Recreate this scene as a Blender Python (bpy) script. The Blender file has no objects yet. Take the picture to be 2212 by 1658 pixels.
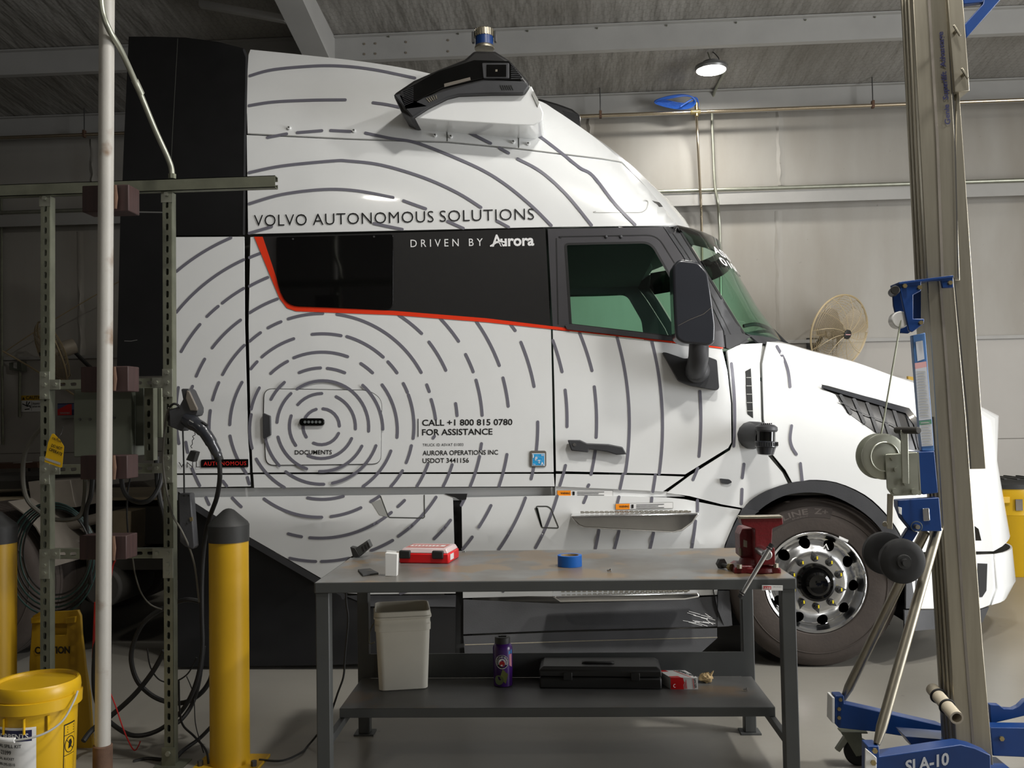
import bpy, bmesh, math, random
from mathutils import Vector, Matrix
random.seed(7)
R = math.radians
SC = bpy.context.scene
COL = SC.collection

# ------------------------------------------------------------------ camera
F_PX, CX, CY, CAM_H = 2000.0, 1106.0, 829.0, 1.52
PSI, TH, RO = R(3.6), R(2.03), R(0.97)          # yaw left, pitch up, roll
_fw = Vector((-math.sin(PSI)*math.cos(TH), math.cos(PSI)*math.cos(TH), math.sin(TH)))
_r0 = Vector((math.cos(PSI), math.sin(PSI), 0)); _u0 = _r0.cross(_fw)
_rt = _r0*math.cos(RO) - _u0*math.sin(RO)
_up = _u0*math.cos(RO) + _r0*math.sin(RO)
cam = bpy.data.cameras.new('camera'); cam.sensor_width = 36.0
cam.lens = 36.0*F_PX/2212.0; cam.clip_start = 0.05; cam.clip_end = 100
camo = bpy.data.objects.new('camera', cam); COL.objects.link(camo)
M = Matrix((_rt, _up, -_fw)).transposed().to_4x4(); M.translation = (0, 0, CAM_H)
camo.matrix_world = M
SC.camera = camo

# ------------------------------------------------------------------ world, lamps, exposure
w = bpy.data.worlds.new('world'); SC.world = w; w.use_nodes = True
w.node_tree.nodes['Background'].inputs[0].default_value = (.02, .02, .022, 1)
w.node_tree.nodes['Background'].inputs[1].default_value = 1.0
SC.view_settings.view_transform = 'Standard'; SC.view_settings.look = 'None'
SC.view_settings.gamma = 1.0; SC.view_settings.use_curve_mapping = False
SC.view_settings.exposure = 0.2
# ceiling high-bay lamps: (x, y, z, watts, colour) - each also gets a lamp body further down
LAMPS = [((1.49, 9.4, 5.0), 34, (1.0, .96, .89), .34),
         ((1.2, 2.7, 5.68), 150, (1.0, .975, .93), .5),
         ((4.1, 3.1, 5.64), 175, (1.0, .975, .93), .5),
         ((-2.6, -1.5, 6.05), 22, (1.0, .95, .86), .5),
         ((7.0, 6.2, 5.2), 40, (1.0, .90, .74), .34)]
for lo, e, c, dia in LAMPS:
    L = bpy.data.lights.new('high_bay_light', 'AREA'); L.shape = 'DISK'; L.size = dia
    L.energy = e; L.color = c
    lob = bpy.data.objects.new('high_bay_light', L); COL.objects.link(lob); lob.location = (lo[0], lo[1], lo[2]-.03)

# daylight through the open overhead door in the right-hand wall
DOOR_Y0, DOOR_Y1, DOOR_H = .6, 4.4, 4.2
L = bpy.data.lights.new('bay_door_daylight', 'AREA'); L.shape = 'RECTANGLE'; L.size = DOOR_H-.1; L.size_y = DOOR_Y1-DOOR_Y0-.1
L.energy = 600; L.color = (.98, .99, 1.0)
lob = bpy.data.objects.new('bay_door_daylight', L); COL.objects.link(lob); lob.location = (8.56, (DOOR_Y0+DOOR_Y1)/2, DOOR_H/2); lob.rotation_euler = (0, R(90), 0)

def ray(px, py):
    return _fw + _rt*((px-CX)/F_PX) + _up*((CY-py)/F_PX)
def atY(px, py, Y):
    d = ray(px, py); t = Y/d.y; return Vector((d.x*t, Y, CAM_H+d.z*t))
def atZ(px, py, Z):
    d = ray(px, py); t = (Z-CAM_H)/d.z; return Vector((d.x*t, d.y*t, Z))

# ------------------------------------------------------------------ materials
MT = {}
def mat(name, col, rough=.5, metal=0., var=0., vscale=6., bump=0., bscale=40., spec=.5, coat=0., col2=None, mask=(.45,.6), mscale=3.,
        stretch=None, emit=None, estr=0., stain=None, smask=(.6,.75), sscale=2.):
    m = bpy.data.materials.new(name); m.use_nodes = True
    nt = m.node_tree; N = nt.nodes; L = nt.links; b = N['Principled BSDF']
    b.inputs['Roughness'].default_value = rough; b.inputs['Metallic'].default_value = metal
    b.inputs['Specular IOR Level'].default_value = spec
    b.inputs['Coat Weight'].default_value = coat; b.inputs['Coat Roughness'].default_value = .05
    c = (*col, 1)
    tc = N.new('ShaderNodeTexCoord'); co = tc.outputs['Object']
    if stretch:
        mp = N.new('ShaderNodeMapping'); mp.inputs['Scale'].default_value = stretch; L.new(co, mp.inputs['Vector']); co = mp.outputs[0]
    def noise(scale, detail=4.):
        n = N.new('ShaderNodeTexNoise'); n.inputs['Scale'].default_value = scale; n.inputs['Detail'].default_value = detail
        L.new(co, n.inputs['Vector']); return n.outputs['Fac']
    rgb = N.new('ShaderNodeRGB'); rgb.outputs[0].default_value = c; out = rgb.outputs[0]
    def mixto(out, fac, colr, lo, hi, amt=1.):
        r = N.new('ShaderNodeMapRange'); r.inputs['From Min'].default_value = lo; r.inputs['From Max'].default_value = hi
        r.inputs['To Max'].default_value = amt
        L.new(fac, r.inputs['Value'])
        x = N.new('ShaderNodeMix'); x.data_type = 'RGBA'; L.new(r.outputs[0], x.inputs['Factor'])
        L.new(out, x.inputs[6]); x.inputs[7].default_value = (*colr, 1); return x.outputs[2]
    if var:
        out = mixto(out, noise(vscale), tuple(k*(1-var) for k in col), .35, .7)
    if col2:
        out = mixto(out, noise(mscale, 6.), col2, *mask)
    if stain:
        out = mixto(out, noise(sscale, 8.), stain, *smask)
    L.new(out, b.inputs['Base Color'])
    if bump:
        bn = N.new('ShaderNodeBump'); bn.inputs['Strength'].default_value = bump; bn.inputs['Distance'].default_value = .01
        L.new(noise(bscale), bn.inputs['Height']); L.new(bn.outputs[0], b.inputs['Normal'])
    if emit:
        b.inputs['Emission Color'].default_value = (*emit, 1); b.inputs['Emission Strength'].default_value = estr
    MT[name] = m; return m

def glass_mat(name, tint, rough=.02, gl=.9):
    m = bpy.data.materials.new(name); m.use_nodes = True
    nt = m.node_tree; N = nt.nodes; L = nt.links; N.remove(N['Principled BSDF'])
    tr = N.new('ShaderNodeBsdfTransparent'); tr.inputs[0].default_value = (*tint, 1)
    g = N.new('ShaderNodeBsdfGlossy'); g.inputs['Roughness'].default_value = rough; g.inputs[0].default_value = (gl, gl, gl, 1)
    lw = N.new('ShaderNodeLayerWeight'); lw.inputs[0].default_value = .5
    pw = N.new('ShaderNodeMath'); pw.operation = 'POWER'; L.new(lw.outputs['Facing'], pw.inputs[0]); pw.inputs[1].default_value = 5.
    fr = N.new('ShaderNodeMath'); fr.operation = 'MULTIPLY_ADD'; L.new(pw.outputs[0], fr.inputs[0]); fr.inputs[1].default_value = .85; fr.inputs[2].default_value = .045
    mx = N.new('ShaderNodeMixShader'); L.new(fr.outputs[0], mx.inputs[0]); L.new(tr.outputs[0], mx.inputs[1]); L.new(g.outputs[0], mx.inputs[2])
    L.new(mx.outputs[0], N['Material Output'].inputs[0]); MT[name] = m; return m

mat('truck_white', (.79, .80, .795), .22, coat=.6, var=.02)
mat('truck_black', (.006, .006, .0065), .5, var=.3, spec=.3)
mat('band_black', (.016, .0155, .0155), .38, var=.12, vscale=30)
mat('gloss_black', (.003, .003, .003), .05)
mat('door_grey', (.055, .053, .058), .42, var=.1, bump=.04, bscale=300)
mat('plastic_grey', (.045, .046, .05), .5, var=.25, bump=.08, bscale=220)
mat('mirror_black', (.02, .022, .028), .3, var=.1, coat=.5)
mat('rubber', (.05, .038, .031), .75, var=.35, vscale=5, bump=.1, bscale=60)
mat('rubber_dark', (.007, .007, .007), .7)
mat('line_grey', (.155, .152, .185), .4)
mat('orange_red', (.80, .045, .012), .3)
mat('seam', (.05, .052, .045), .7)
mat('seam_light', (.36, .36, .34), .6)
mat('text_black', (.006, .006, .006), .5)
mat('text_white', (.82, .82, .82), .5)
mat('red_text', (.75, .02, .015), .5)
mat('chrome', (.82, .82, .82), .12, 1., var=.1, vscale=8)
mat('alu', (.80, .81, .82), .20, 1., var=.12, vscale=20)
mat('alu_dull', (.38, .35, .28), .42, 1., var=.15, vscale=8, stretch=(6, 6, .5))
mat('galv', (.24, .25, .19), .50, .75, var=.25, vscale=12, bump=.03, bscale=120)
mat('galv_light', (.42, .43, .36), .42, .8, var=.2, vscale=9)
mat('zinc_yellow', (.45, .36, .18), .35, .9, var=.2)
mat('bolt_dark', (.10, .10, .10), .45, .7)
mat('yellow_dot', (.75, .6, .02), .5)
mat('sticker_blue', (.02, .33, .68), .5)
mat('sticker_orange', (.95, .30, .01), .5)
mat('sticker_white', (.78, .78, .77), .5)
mat('sticker_red', (.62, .02, .02), .5)
mat('navy', (.012, .014, .07), .5)
mat('interior', (.03, .055, .05), .8, var=.3)
mat('headliner', (.012, .018, .018), .9)
mat('pole_white', (.42, .405, .37), .45, var=.1, vscale=5, stain=(.17, .10, .05), smask=(.58, .68), sscale=4.5, bump=.05, bscale=90)
mat('rust', (.13, .07, .042), .8, var=.5, vscale=14, bump=.15, bscale=60)
mat('block_brown', (.045, .021, .019), .6, var=.35, vscale=5, stretch=(14, 14, 1))
mat('yellow_paint', (.50, .29, .006), .42, var=.06, stain=(.35, .20, .015), smask=(.70, .80), sscale=3.2)
mat('yellow_plastic', (.60, .36, .008), .35, var=.04)
mat('yellow_sign', (.42, .25, .008), .5, var=.12)
mat('cap_black', (.022, .022, .021), .6, var=.3, vscale=8, bump=.05, bscale=60)
mat('steel_bench', (.055, .058, .057), .5, var=.12, vscale=8, bump=.02, bscale=150)
mat('bench_top', (.185, .185, .18), .34, var=.22, vscale=7, col2=(.12, .108, .09), mask=(.47, .60), mscale=2.6, stain=(.20, .145, .09), smask=(.535, .585), sscale=3.9)
mat('shelf_top', (.10, .10, .097), .45, var=.25, vscale=6, stain=(.12, .085, .055), smask=(.58, .68), sscale=3.)
mat('vise_red', (.145, .007, .010), .38, var=.15, vscale=18, bump=.22, bscale=70)
mat('red_plastic', (.72, .008, .012), .35)
mat('clear_plastic', (.70, .55, .55), .25, spec=.6)
mat('tape_blue', (.004, .12, .50), .5)
mat('lift_blue', (.003, .034, .155), .38, var=.15, vscale=10)
mat('lift_blue_light', (.07, .17, .38), .4)
mat('bucket_white', (.70, .67, .58), .5, var=.08, vscale=5)
mat('bucket_inner', (.30, .27, .21), .6)
mat('purple', (.05, .01, .13), .25, var=.2)
mat('case_black', (.022, .022, .021), .5, var=.2)
mat('paper_white', (.74, .74, .72), .6)
mat('kraft', (.38, .27, .13), .8, bump=.3, bscale=60)
mat('cable', (.010, .010, .010), .55)
mat('cable_green', (.02, .06, .055), .5)
mat('cable_grey', (.09, .085, .07), .6)
mat('cable_red', (.42, .01, .01), .5)
mat('hose_blue', (.02, .10, .45), .45)
mat('panel_green', (.10, .11, .085), .55, var=.1)
mat('copper', (.62, .53, .40), .25, 1.)
mat('fan_beige', (.50, .40, .24), .45, .2)
mat('fan_blade', (.42, .37, .30), .5, .2)
mat('frame_tan', (.33, .27, .18), .6, var=.2)
mat('frame_dark', (.03, .027, .022), .7, var=.3)
mat('frame_brown', (.16, .14, .115), .65, var=.3)
mat('reel_tan', (.50, .44, .33), .55, var=.08)
mat('wood_dark', (.10, .05, .03), .7)
mat('tire_letter', (.085, .070, .062), .7)
mat('tire_dark', (.032, .024, .020), .75)
mat('lens', (1, 1, 1), .5, emit=(1, .95, .85), estr=38.)
mat('lamp_body', (.25, .25, .25), .4, .6)
mat('led', (.25, .27, .27), .1, .4)
glass_mat('green_glass', (.60, .90, .75))
glass_mat('clear_glass', (.64, .90, .76))

# ------------------------------------------------------------------ mesh helpers
ORG = {}                                     # object name -> world origin of its root
class MB:
    def __init__(s): s.v = []; s.f = []
    def add(s, vs, fs):
        o = len(s.v); s.v += [tuple(p) for p in vs]; s.f += [tuple(i+o for i in f) for f in fs]; return s
    def box(s, a, b):

        x0, x1 = min(a[0], b[0]), max(a[0], b[0]); y0, y1 = min(a[1], b[1]), max(a[1], b[1]); z0, z1 = min(a[2], b[2]), max(a[2], b[2])
        return s.add([(x0,y0,z0),(x1,y0,z0),(x1,y1,z0),(x0,y1,z0),(x0,y0,z1),(x1,y0,z1),(x1,y1,z1),(x0,y1,z1)],
                     [(0,3,2,1),(4,5,6,7),(0,1,5,4),(1,2,6,5),(2,3,7,6),(3,0,4,7)])
    def obox(s, c, ax, ay, az):             # oriented box: centre and three half-axis vectors
        c = Vector(c); ax, ay, az = Vector(ax), Vector(ay), Vector(az)
        vs = [c+ax*i+ay*j+az*k for k in (-1, 1) for j in (-1, 1) for i in (-1, 1)]
        fs = [(0,2,3,1),(4,5,7,6),(0,1,5,4),(1,3,7,5),(3,2,6,7),(2,0,4,6)]
        if ax.cross(ay).dot(az) < 0: fs = [f[::-1] for f in fs]
        return s.add(vs, fs)
    def prism(s, poly, d):                   # poly: 3D points of a flat face, d: extrusion vector
        poly = [Vector(p) for p in poly]; d = Vector(d); n = len(poly)
        nn = Vector((0, 0, 0))
        for i in range(n):
            nn += poly[i].cross(poly[(i+1) % n])
        if nn.dot(d) > 0: poly = poly[::-1]
        vs = poly + [p+d for p in poly]
        fs = [tuple(range(n)), tuple(range(2*n-1, n-1, -1))] + [(i, i+n, (i+1) % n+n, (i+1) % n) for i in range(n)]
        return s.add(vs, fs)
    def cyl(s, a, b, r, r2=None, n=20, cap=True):
        a, b = Vector(a), Vector(b); r2 = r if r2 is None else r2
        return s.lathe([(0, r), ((b-a).length, r2)], a, (b-a), n, cap)
    def lathe(s, prof, o, axis, n=32, cap=True):   # prof: (height along axis, radius)
        o = Vector(o); ax = Vector(axis).normalized()
        t = Vector((0, 0, 1)) if abs(ax.z) < .9 else Vector((1, 0, 0))
        e1 = ax.cross(t).normalized(); e2 = ax.cross(e1)
        vs = []; fs = []
        for h, r in prof:
            for k in range(n):
                an = 2*math.pi*k/n; vs.append(o+ax*h+(e1*math.cos(an)+e2*math.sin(an))*r)
        m = len(prof)
        for i in range(m-1):
            for k in range(n):
                a, b = i*n+k, i*n+(k+1) % n; fs.append((a, b, b+n, a+n))
        if cap:
            fs.append(tuple(range(n-1, -1, -1))); fs.append(tuple(range((m-1)*n, m*n)))
        return s.add(vs, fs)
    def tube(s, pts, r, n=8, closed=False):
        pts = [Vector(p) for p in pts]; m = len(pts); vs = []; fs = []
        rs = r if isinstance(r, (list, tuple)) else [r]*m
        up = None
        for i, p in enumerate(pts):
            if closed: t = pts[(i+1) % m]-pts[i-1]
            else: t = pts[min(i+1, m-1)]-pts[max(i-1, 0)]
            t.normalize()
            if up is None:
                up = t.orthogonal().normalized()
            up = (up-t*up.dot(t))
            if up.length < 1e-5: up = t.orthogonal()
            up.normalize(); e2 = t.cross(up)
            for k in range(n):
                an = 2*math.pi*k/n; vs.append(p+(up*math.cos(an)+e2*math.sin(an))*rs[i])
        for i in range(m if closed else m-1):
            for k in range(n):
                a, b = i*n+k, i*n+(k+1) % n; c, d = ((i+1) % m)*n+(k+1) % n, ((i+1) % m)*n+k
                fs.append((a, b, c, d))
        if not closed:
            fs.append(tuple(range(n-1, -1, -1))); fs.append(tuple(range((m-1)*n, m*n)))
        return s.add(vs, fs)
    def torus(s, c, axis, R_, r, n=40, k=8):
        c = Vector(c); ax = Vector(axis).normalized(); e1 = ax.orthogonal().normalized(); e2 = ax.cross(e1)
        return s.tube([c+(e1*math.cos(2*math.pi*i/n)+e2*math.sin(2*math.pi*i/n))*R_ for i in range(n)], r, k, True)
    def grid(s, rows):                       # rows of equal-length point lists
        n = len(rows[0]); vs = [p for r in rows for p in r]; fs = []
        for i in range(len(rows)-1):
            for j in range(n-1):
                a = i*n+j; fs.append((a, a+1, a+1+n, a+n))
        return s.add(vs, fs)
    def sphere(s, c, r, n=16, m=10, sc=(1, 1, 1)):
        c = Vector(c); prof = [(-r*math.cos(math.pi*i/m), max(r*math.sin(math.pi*i/m), 1e-4)) for i in range(m+1)]
        t = MB().lathe(prof, (0, 0, 0), (0, 0, 1), n)
        return s.add([c+Vector((p[0]*sc[0], p[1]*sc[1], p[2]*sc[2])) for p in t.v], t.f)
    def mirror(s, yc):
        m = MB(); m.v = [(p[0], 2*yc-p[1], p[2]) for p in s.v]; m.f = [f[::-1] for f in s.f]; return m
    def build(s, name, material, parent=None, bevel=0., seg=2, ang=35, solid=0., recalc=True, smooth=True):
        o0 = ORG.get(parent.name, Vector((0, 0, 0))) if parent else Vector((0, 0, 0))
        me = bpy.data.meshes.new(name); me.from_pydata([(p[0]-o0.x, p[1]-o0.y, p[2]-o0.z) for p in s.v], [], s.f)
        if recalc:
            bm = bmesh.new(); bm.from_mesh(me); bmesh.ops.recalc_face_normals(bm, faces=bm.faces); bm.to_mesh(me); bm.free()
        if smooth:
            me.shade_smooth(); me.set_sharp_from_angle(angle=R(ang))
            if solid:
                cnt = {}
                for p_ in me.polygons:
                    for k_ in p_.edge_keys: cnt[k_] = cnt.get(k_, 0)+1
                for e_ in me.edges:
                    if cnt.get(e_.key, 0) == 1: e_.use_edge_sharp = True
        me.materials.append(MT[material] if isinstance(material, str) else material)
        ob = bpy.data.objects.new(name, me); COL.objects.link(ob)
        if parent: ob.parent = parent
        ORG[ob.name] = o0
        if solid:
            md = ob.modifiers.new('thickness', 'SOLIDIFY'); md.thickness = solid; md.offset = -1
        if bevel:
            md = ob.modifiers.new('bevel', 'BEVEL'); md.width = bevel; md.segments = seg; md.limit_method = 'ANGLE'; md.angle_limit = R(40)
        return ob

def thing(name, label, cat, loc, group=None):
    o = bpy.data.objects.new(name, None); COL.objects.link(o); o.location = loc; o.empty_display_size = .1
    o['label'] = label; o['category'] = cat
    if group: o['group'] = group
    ORG[o.name] = Vector(loc); return o
def tag(o, label, cat, group=None):
    o['label'] = label; o['category'] = cat
    if group: o['group'] = group
    return o
def recenter(o):                             # single-mesh thing: put its origin at its base
    me = o.data; n = len(me.vertices)
    xs = [v.co.x for v in me.vertices]; ys = [v.co.y for v in me.vertices]; zs = [v.co.z for v in me.vertices]
    c = Vector(((min(xs)+max(xs))/2, (min(ys)+max(ys))/2, min(zs))); me.transform(Matrix.Translation(-c)); o.location = c
    return o
def struct(o):
    o['kind'] = 'structure'; return o
def spline(pts, n=8, closed=False):          # Catmull-Rom through 2D or 3D points
    P = [Vector(p) for p in pts]; m = len(P); out = []
    for i in range(m if closed else m-1):
        p0 = P[i-1] if (closed or i > 0) else P[0]; p1 = P[i]; p2 = P[(i+1) % m]
        p3 = P[(i+2) % m] if (closed or i+2 < m) else P[-1]
        for k in range(n):
            t = k/n
            out.append(.5*((2*p1)+(p2-p0)*t+(2*p0-5*p1+4*p2-p3)*t*t+(3*p1-p0-3*p2+p3)*t*t*t))
    if not closed: out.append(P[-1])
    return out
def rnd(poly, r, n=5):                       # rounded-corner polygon, 2D; r one radius or a list
    P = [Vector(p[:2]) for p in poly]; m = len(P); out = []
    for i in range(m):
        rr = r[i] if isinstance(r, (list, tuple)) else r
        a, b, c = P[i-1], P[i], P[(i+1) % m]
        u, v = (a-b), (c-b); k = min(rr, u.length*.48, v.length*.48)
        if k < 1e-6: out.append(b); continue
        p, q = b+u.normalized()*k, b+v.normalized()*k
        for j in range(n+1):
            t = j/n; out.append(p*(1-t)**2+b*2*t*(1-t)+q*t*t)
    return out
def lerp1(tab, x):
    if x <= tab[0][0]: return tab[0][1]
    for (a, b), (c, d) in zip(tab, tab[1:]):
        if x <= c: return b+(d-b)*(x-a)/(c-a)
    return tab[-1][1]
def clamp(x, a=0., b=1.): return max(a, min(b, x))

def fill2d(loops, step=None, bounds=None):   # triangulated 2D area with holes, cut on a regular grid
    bm = bmesh.new(); ed = []
    for lp in loops:
        vs = [bm.verts.new((p[0], p[1], 0)) for p in lp]
        for i in range(len(vs)):
            if (vs[i].co-vs[(i+1) % len(vs)].co).length > 1e-9: ed.append(bm.edges.new((vs[i], vs[(i+1) % len(vs)])))
    bmesh.ops.triangle_fill(bm, use_beauty=True, edges=ed, normal=(0, 0, 1))
    if step:
        xs = [p[0] for p in loops[0]]; ys = [p[1] for p in loops[0]]
        for ax, lo, hi in ((0, min(xs), max(xs)), (1, min(ys), max(ys))):
            k = math.floor(lo/step)+1
            while k*step < hi:
                co = (k*step, 0, 0) if ax == 0 else (0, k*step, 0); no = (1, 0, 0) if ax == 0 else (0, 1, 0)
                bmesh.ops.bisect_plane(bm, geom=bm.verts[:]+bm.edges[:]+bm.faces[:], plane_co=co, plane_no=no, dist=1e-6)
                k += 1
    bm.verts.index_update()
    v = [(p.co.x, p.co.y) for p in bm.verts]; f = [tuple(q.index for q in fc.verts) for fc in bm.faces]
    bm.free(); return v, f
def orient(mb, d):                           # flip so that the summed normal looks along d
    d = Vector(d); s = Vector((0, 0, 0))
    for f in mb.f:
        p = [Vector(mb.v[i]) for i in f]
        for i in range(1, len(p)-1): s += (p[i]-p[0]).cross(p[i+1]-p[0])
    if s.dot(d) < 0: mb.f = [f[::-1] for f in mb.f]
    return mb
def skin(poly, S, off=0., step=24, holes=()):
    v, f = fill2d([poly]+list(holes), step)
    return orient(MB().add([S(p[0], p[1], off) for p in v], f), (0, -1, 0))
def ribbon(pl, w, S, off, mb=None, dens=14., closed=False, cap=True):   # pixel-space band laid on a surface
    mb = mb or MB(); pts = [Vector(p[:2]) for p in pl]; q = []
    ws = w if isinstance(w, (list, tuple)) else [w]*len(pts); wq = []
    if closed: pts = pts+[pts[0]]; ws = list(ws)+[ws[0]]
    for i in range(len(pts)-1):
        n = max(1, int((pts[i+1]-pts[i]).length/dens))
        for k in range(n): q.append(pts[i].lerp(pts[i+1], k/n)); wq.append(ws[i]+(ws[i+1]-ws[i])*k/n)
    q.append(pts[-1]); wq.append(ws[-1]); L = []; Rr = []
    for i, p in enumerate(q):
        if closed and i in (0, len(q)-1): t = (q[1]-q[0]).normalized()+(q[-1]-q[-2]).normalized()
        else: t = q[min(i+1, len(q)-1)]-q[max(i-1, 0)]
        t.normalize(); nv = Vector((-t.y, t.x))*wq[i]/2
        L.append(p+nv); Rr.append(p-nv)
    o = []
    vs = [S(p.x, p.y, off) for p in L]+[S(p.x, p.y, off) for p in Rr]; n = len(q)
    mb2 = MB().add(vs, [(i, i+1, n+i+1, n+i) for i in range(n-1)])
    if cap and not closed:
        for p, s2 in ((0, -1), (n-1, 1)):
            t = (q[1]-q[0] if p == 0 else q[-1]-q[-2]).normalized()*s2; nv = Vector((-t.y, t.x))
            fan = [q[p]+(nv*math.cos(a)+t*math.sin(a))*wq[p]/2 for a in [math.pi*k/6 for k in range(7)]]
            mb2.add([S(a.x, a.y, off) for a in fan], [tuple(range(7))])
    # orient each face to the camera side
    for i, f in enumerate(mb2.f):
        a, b, c = [Vector(mb2.v[k]) for k in f[:3]]
        if (b-a).cross(c-a).dot(a-Vector((0, 0, CAM_H))) > 0: mb2.f[i] = f[::-1]
    mb.add(mb2.v, mb2.f); return mb

def text2d(s, bold=0., space=1., align='LEFT'):
    c = bpy.data.curves.new('txt', 'FONT'); c.body = s; c.size = 1.; c.space_character = space; c.offset = bold; c.resolution_u = 3
    c.align_x = align
    o = bpy.data.objects.new('txt', c); COL.objects.link(o)
    me = bpy.data.meshes.new_from_object(o.evaluated_get(bpy.context.evaluated_depsgraph_get()))
    v = [(p.co.x, p.co.y) for p in me.vertices]; f = [tuple(p.vertices) for p in me.polygons]
    bpy.data.objects.remove(o); bpy.data.curves.remove(c); bpy.data.meshes.remove(me)
    return v, f
CAPH = .729                                  # cap height of the built-in font at size 1
def text_map(s, fn, p0, p1, h, bold=0., space=1., mb=None, shear=0.):
    """write s with its baseline from p0 to p1 (in the 2D space of fn) and cap height h perpendicular to it"""
    v, f = text2d(s, bold, space); mb = mb or MB()
    if not v: return mb
    x0, x1 = min(p[0] for p in v), max(p[0] for p in v)
    p0, p1 = Vector(p0), Vector(p1); d = p1-p0; u = d/(x1-x0); nrm = Vector((d.y, -d.x)).normalized()*(h/CAPH)
    pts = [p0+u*(a-x0+shear*b)+nrm*b for a, b in v]
    vs = [fn(p.x, p.y) for p in pts]
    m2 = MB().add(vs, f)
    mb.add(m2.v, m2.f); return mb
def camface(mb):
    for i, f in enumerate(mb.f):
        a, b, c = [Vector(mb.v[k]) for k in f[:3]]
        if (b-a).cross(c-a).dot(a-Vector((0, 0, CAM_H))) > 0: mb.f[i] = f[::-1]
    return mb
def plane_map(o, ux, uy):                    # 2D -> 3D map on a plane (text y is given downward)
    o, ux, uy = Vector(o), Vector(ux), Vector(uy)
    return lambda x, y, *a: o+ux*x-uy*y
def plate(poly, Y, d, mb=None):              # pixel outline on the vertical plane Y, extruded d away from the camera
    return (mb or MB()).prism([atY(p[0], p[1], Y) for p in poly], (0, d, 0))
def ptube(pts, Y, r, n=8, seg=6, mb=None, sm=True):
    q = [atY(p[0], p[1], p[2] if len(p) > 2 else Y) for p in pts]
    if sm and len(q) > 2: q = spline(q, seg)
    return (mb or MB()).tube(q, r, n)

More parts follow.
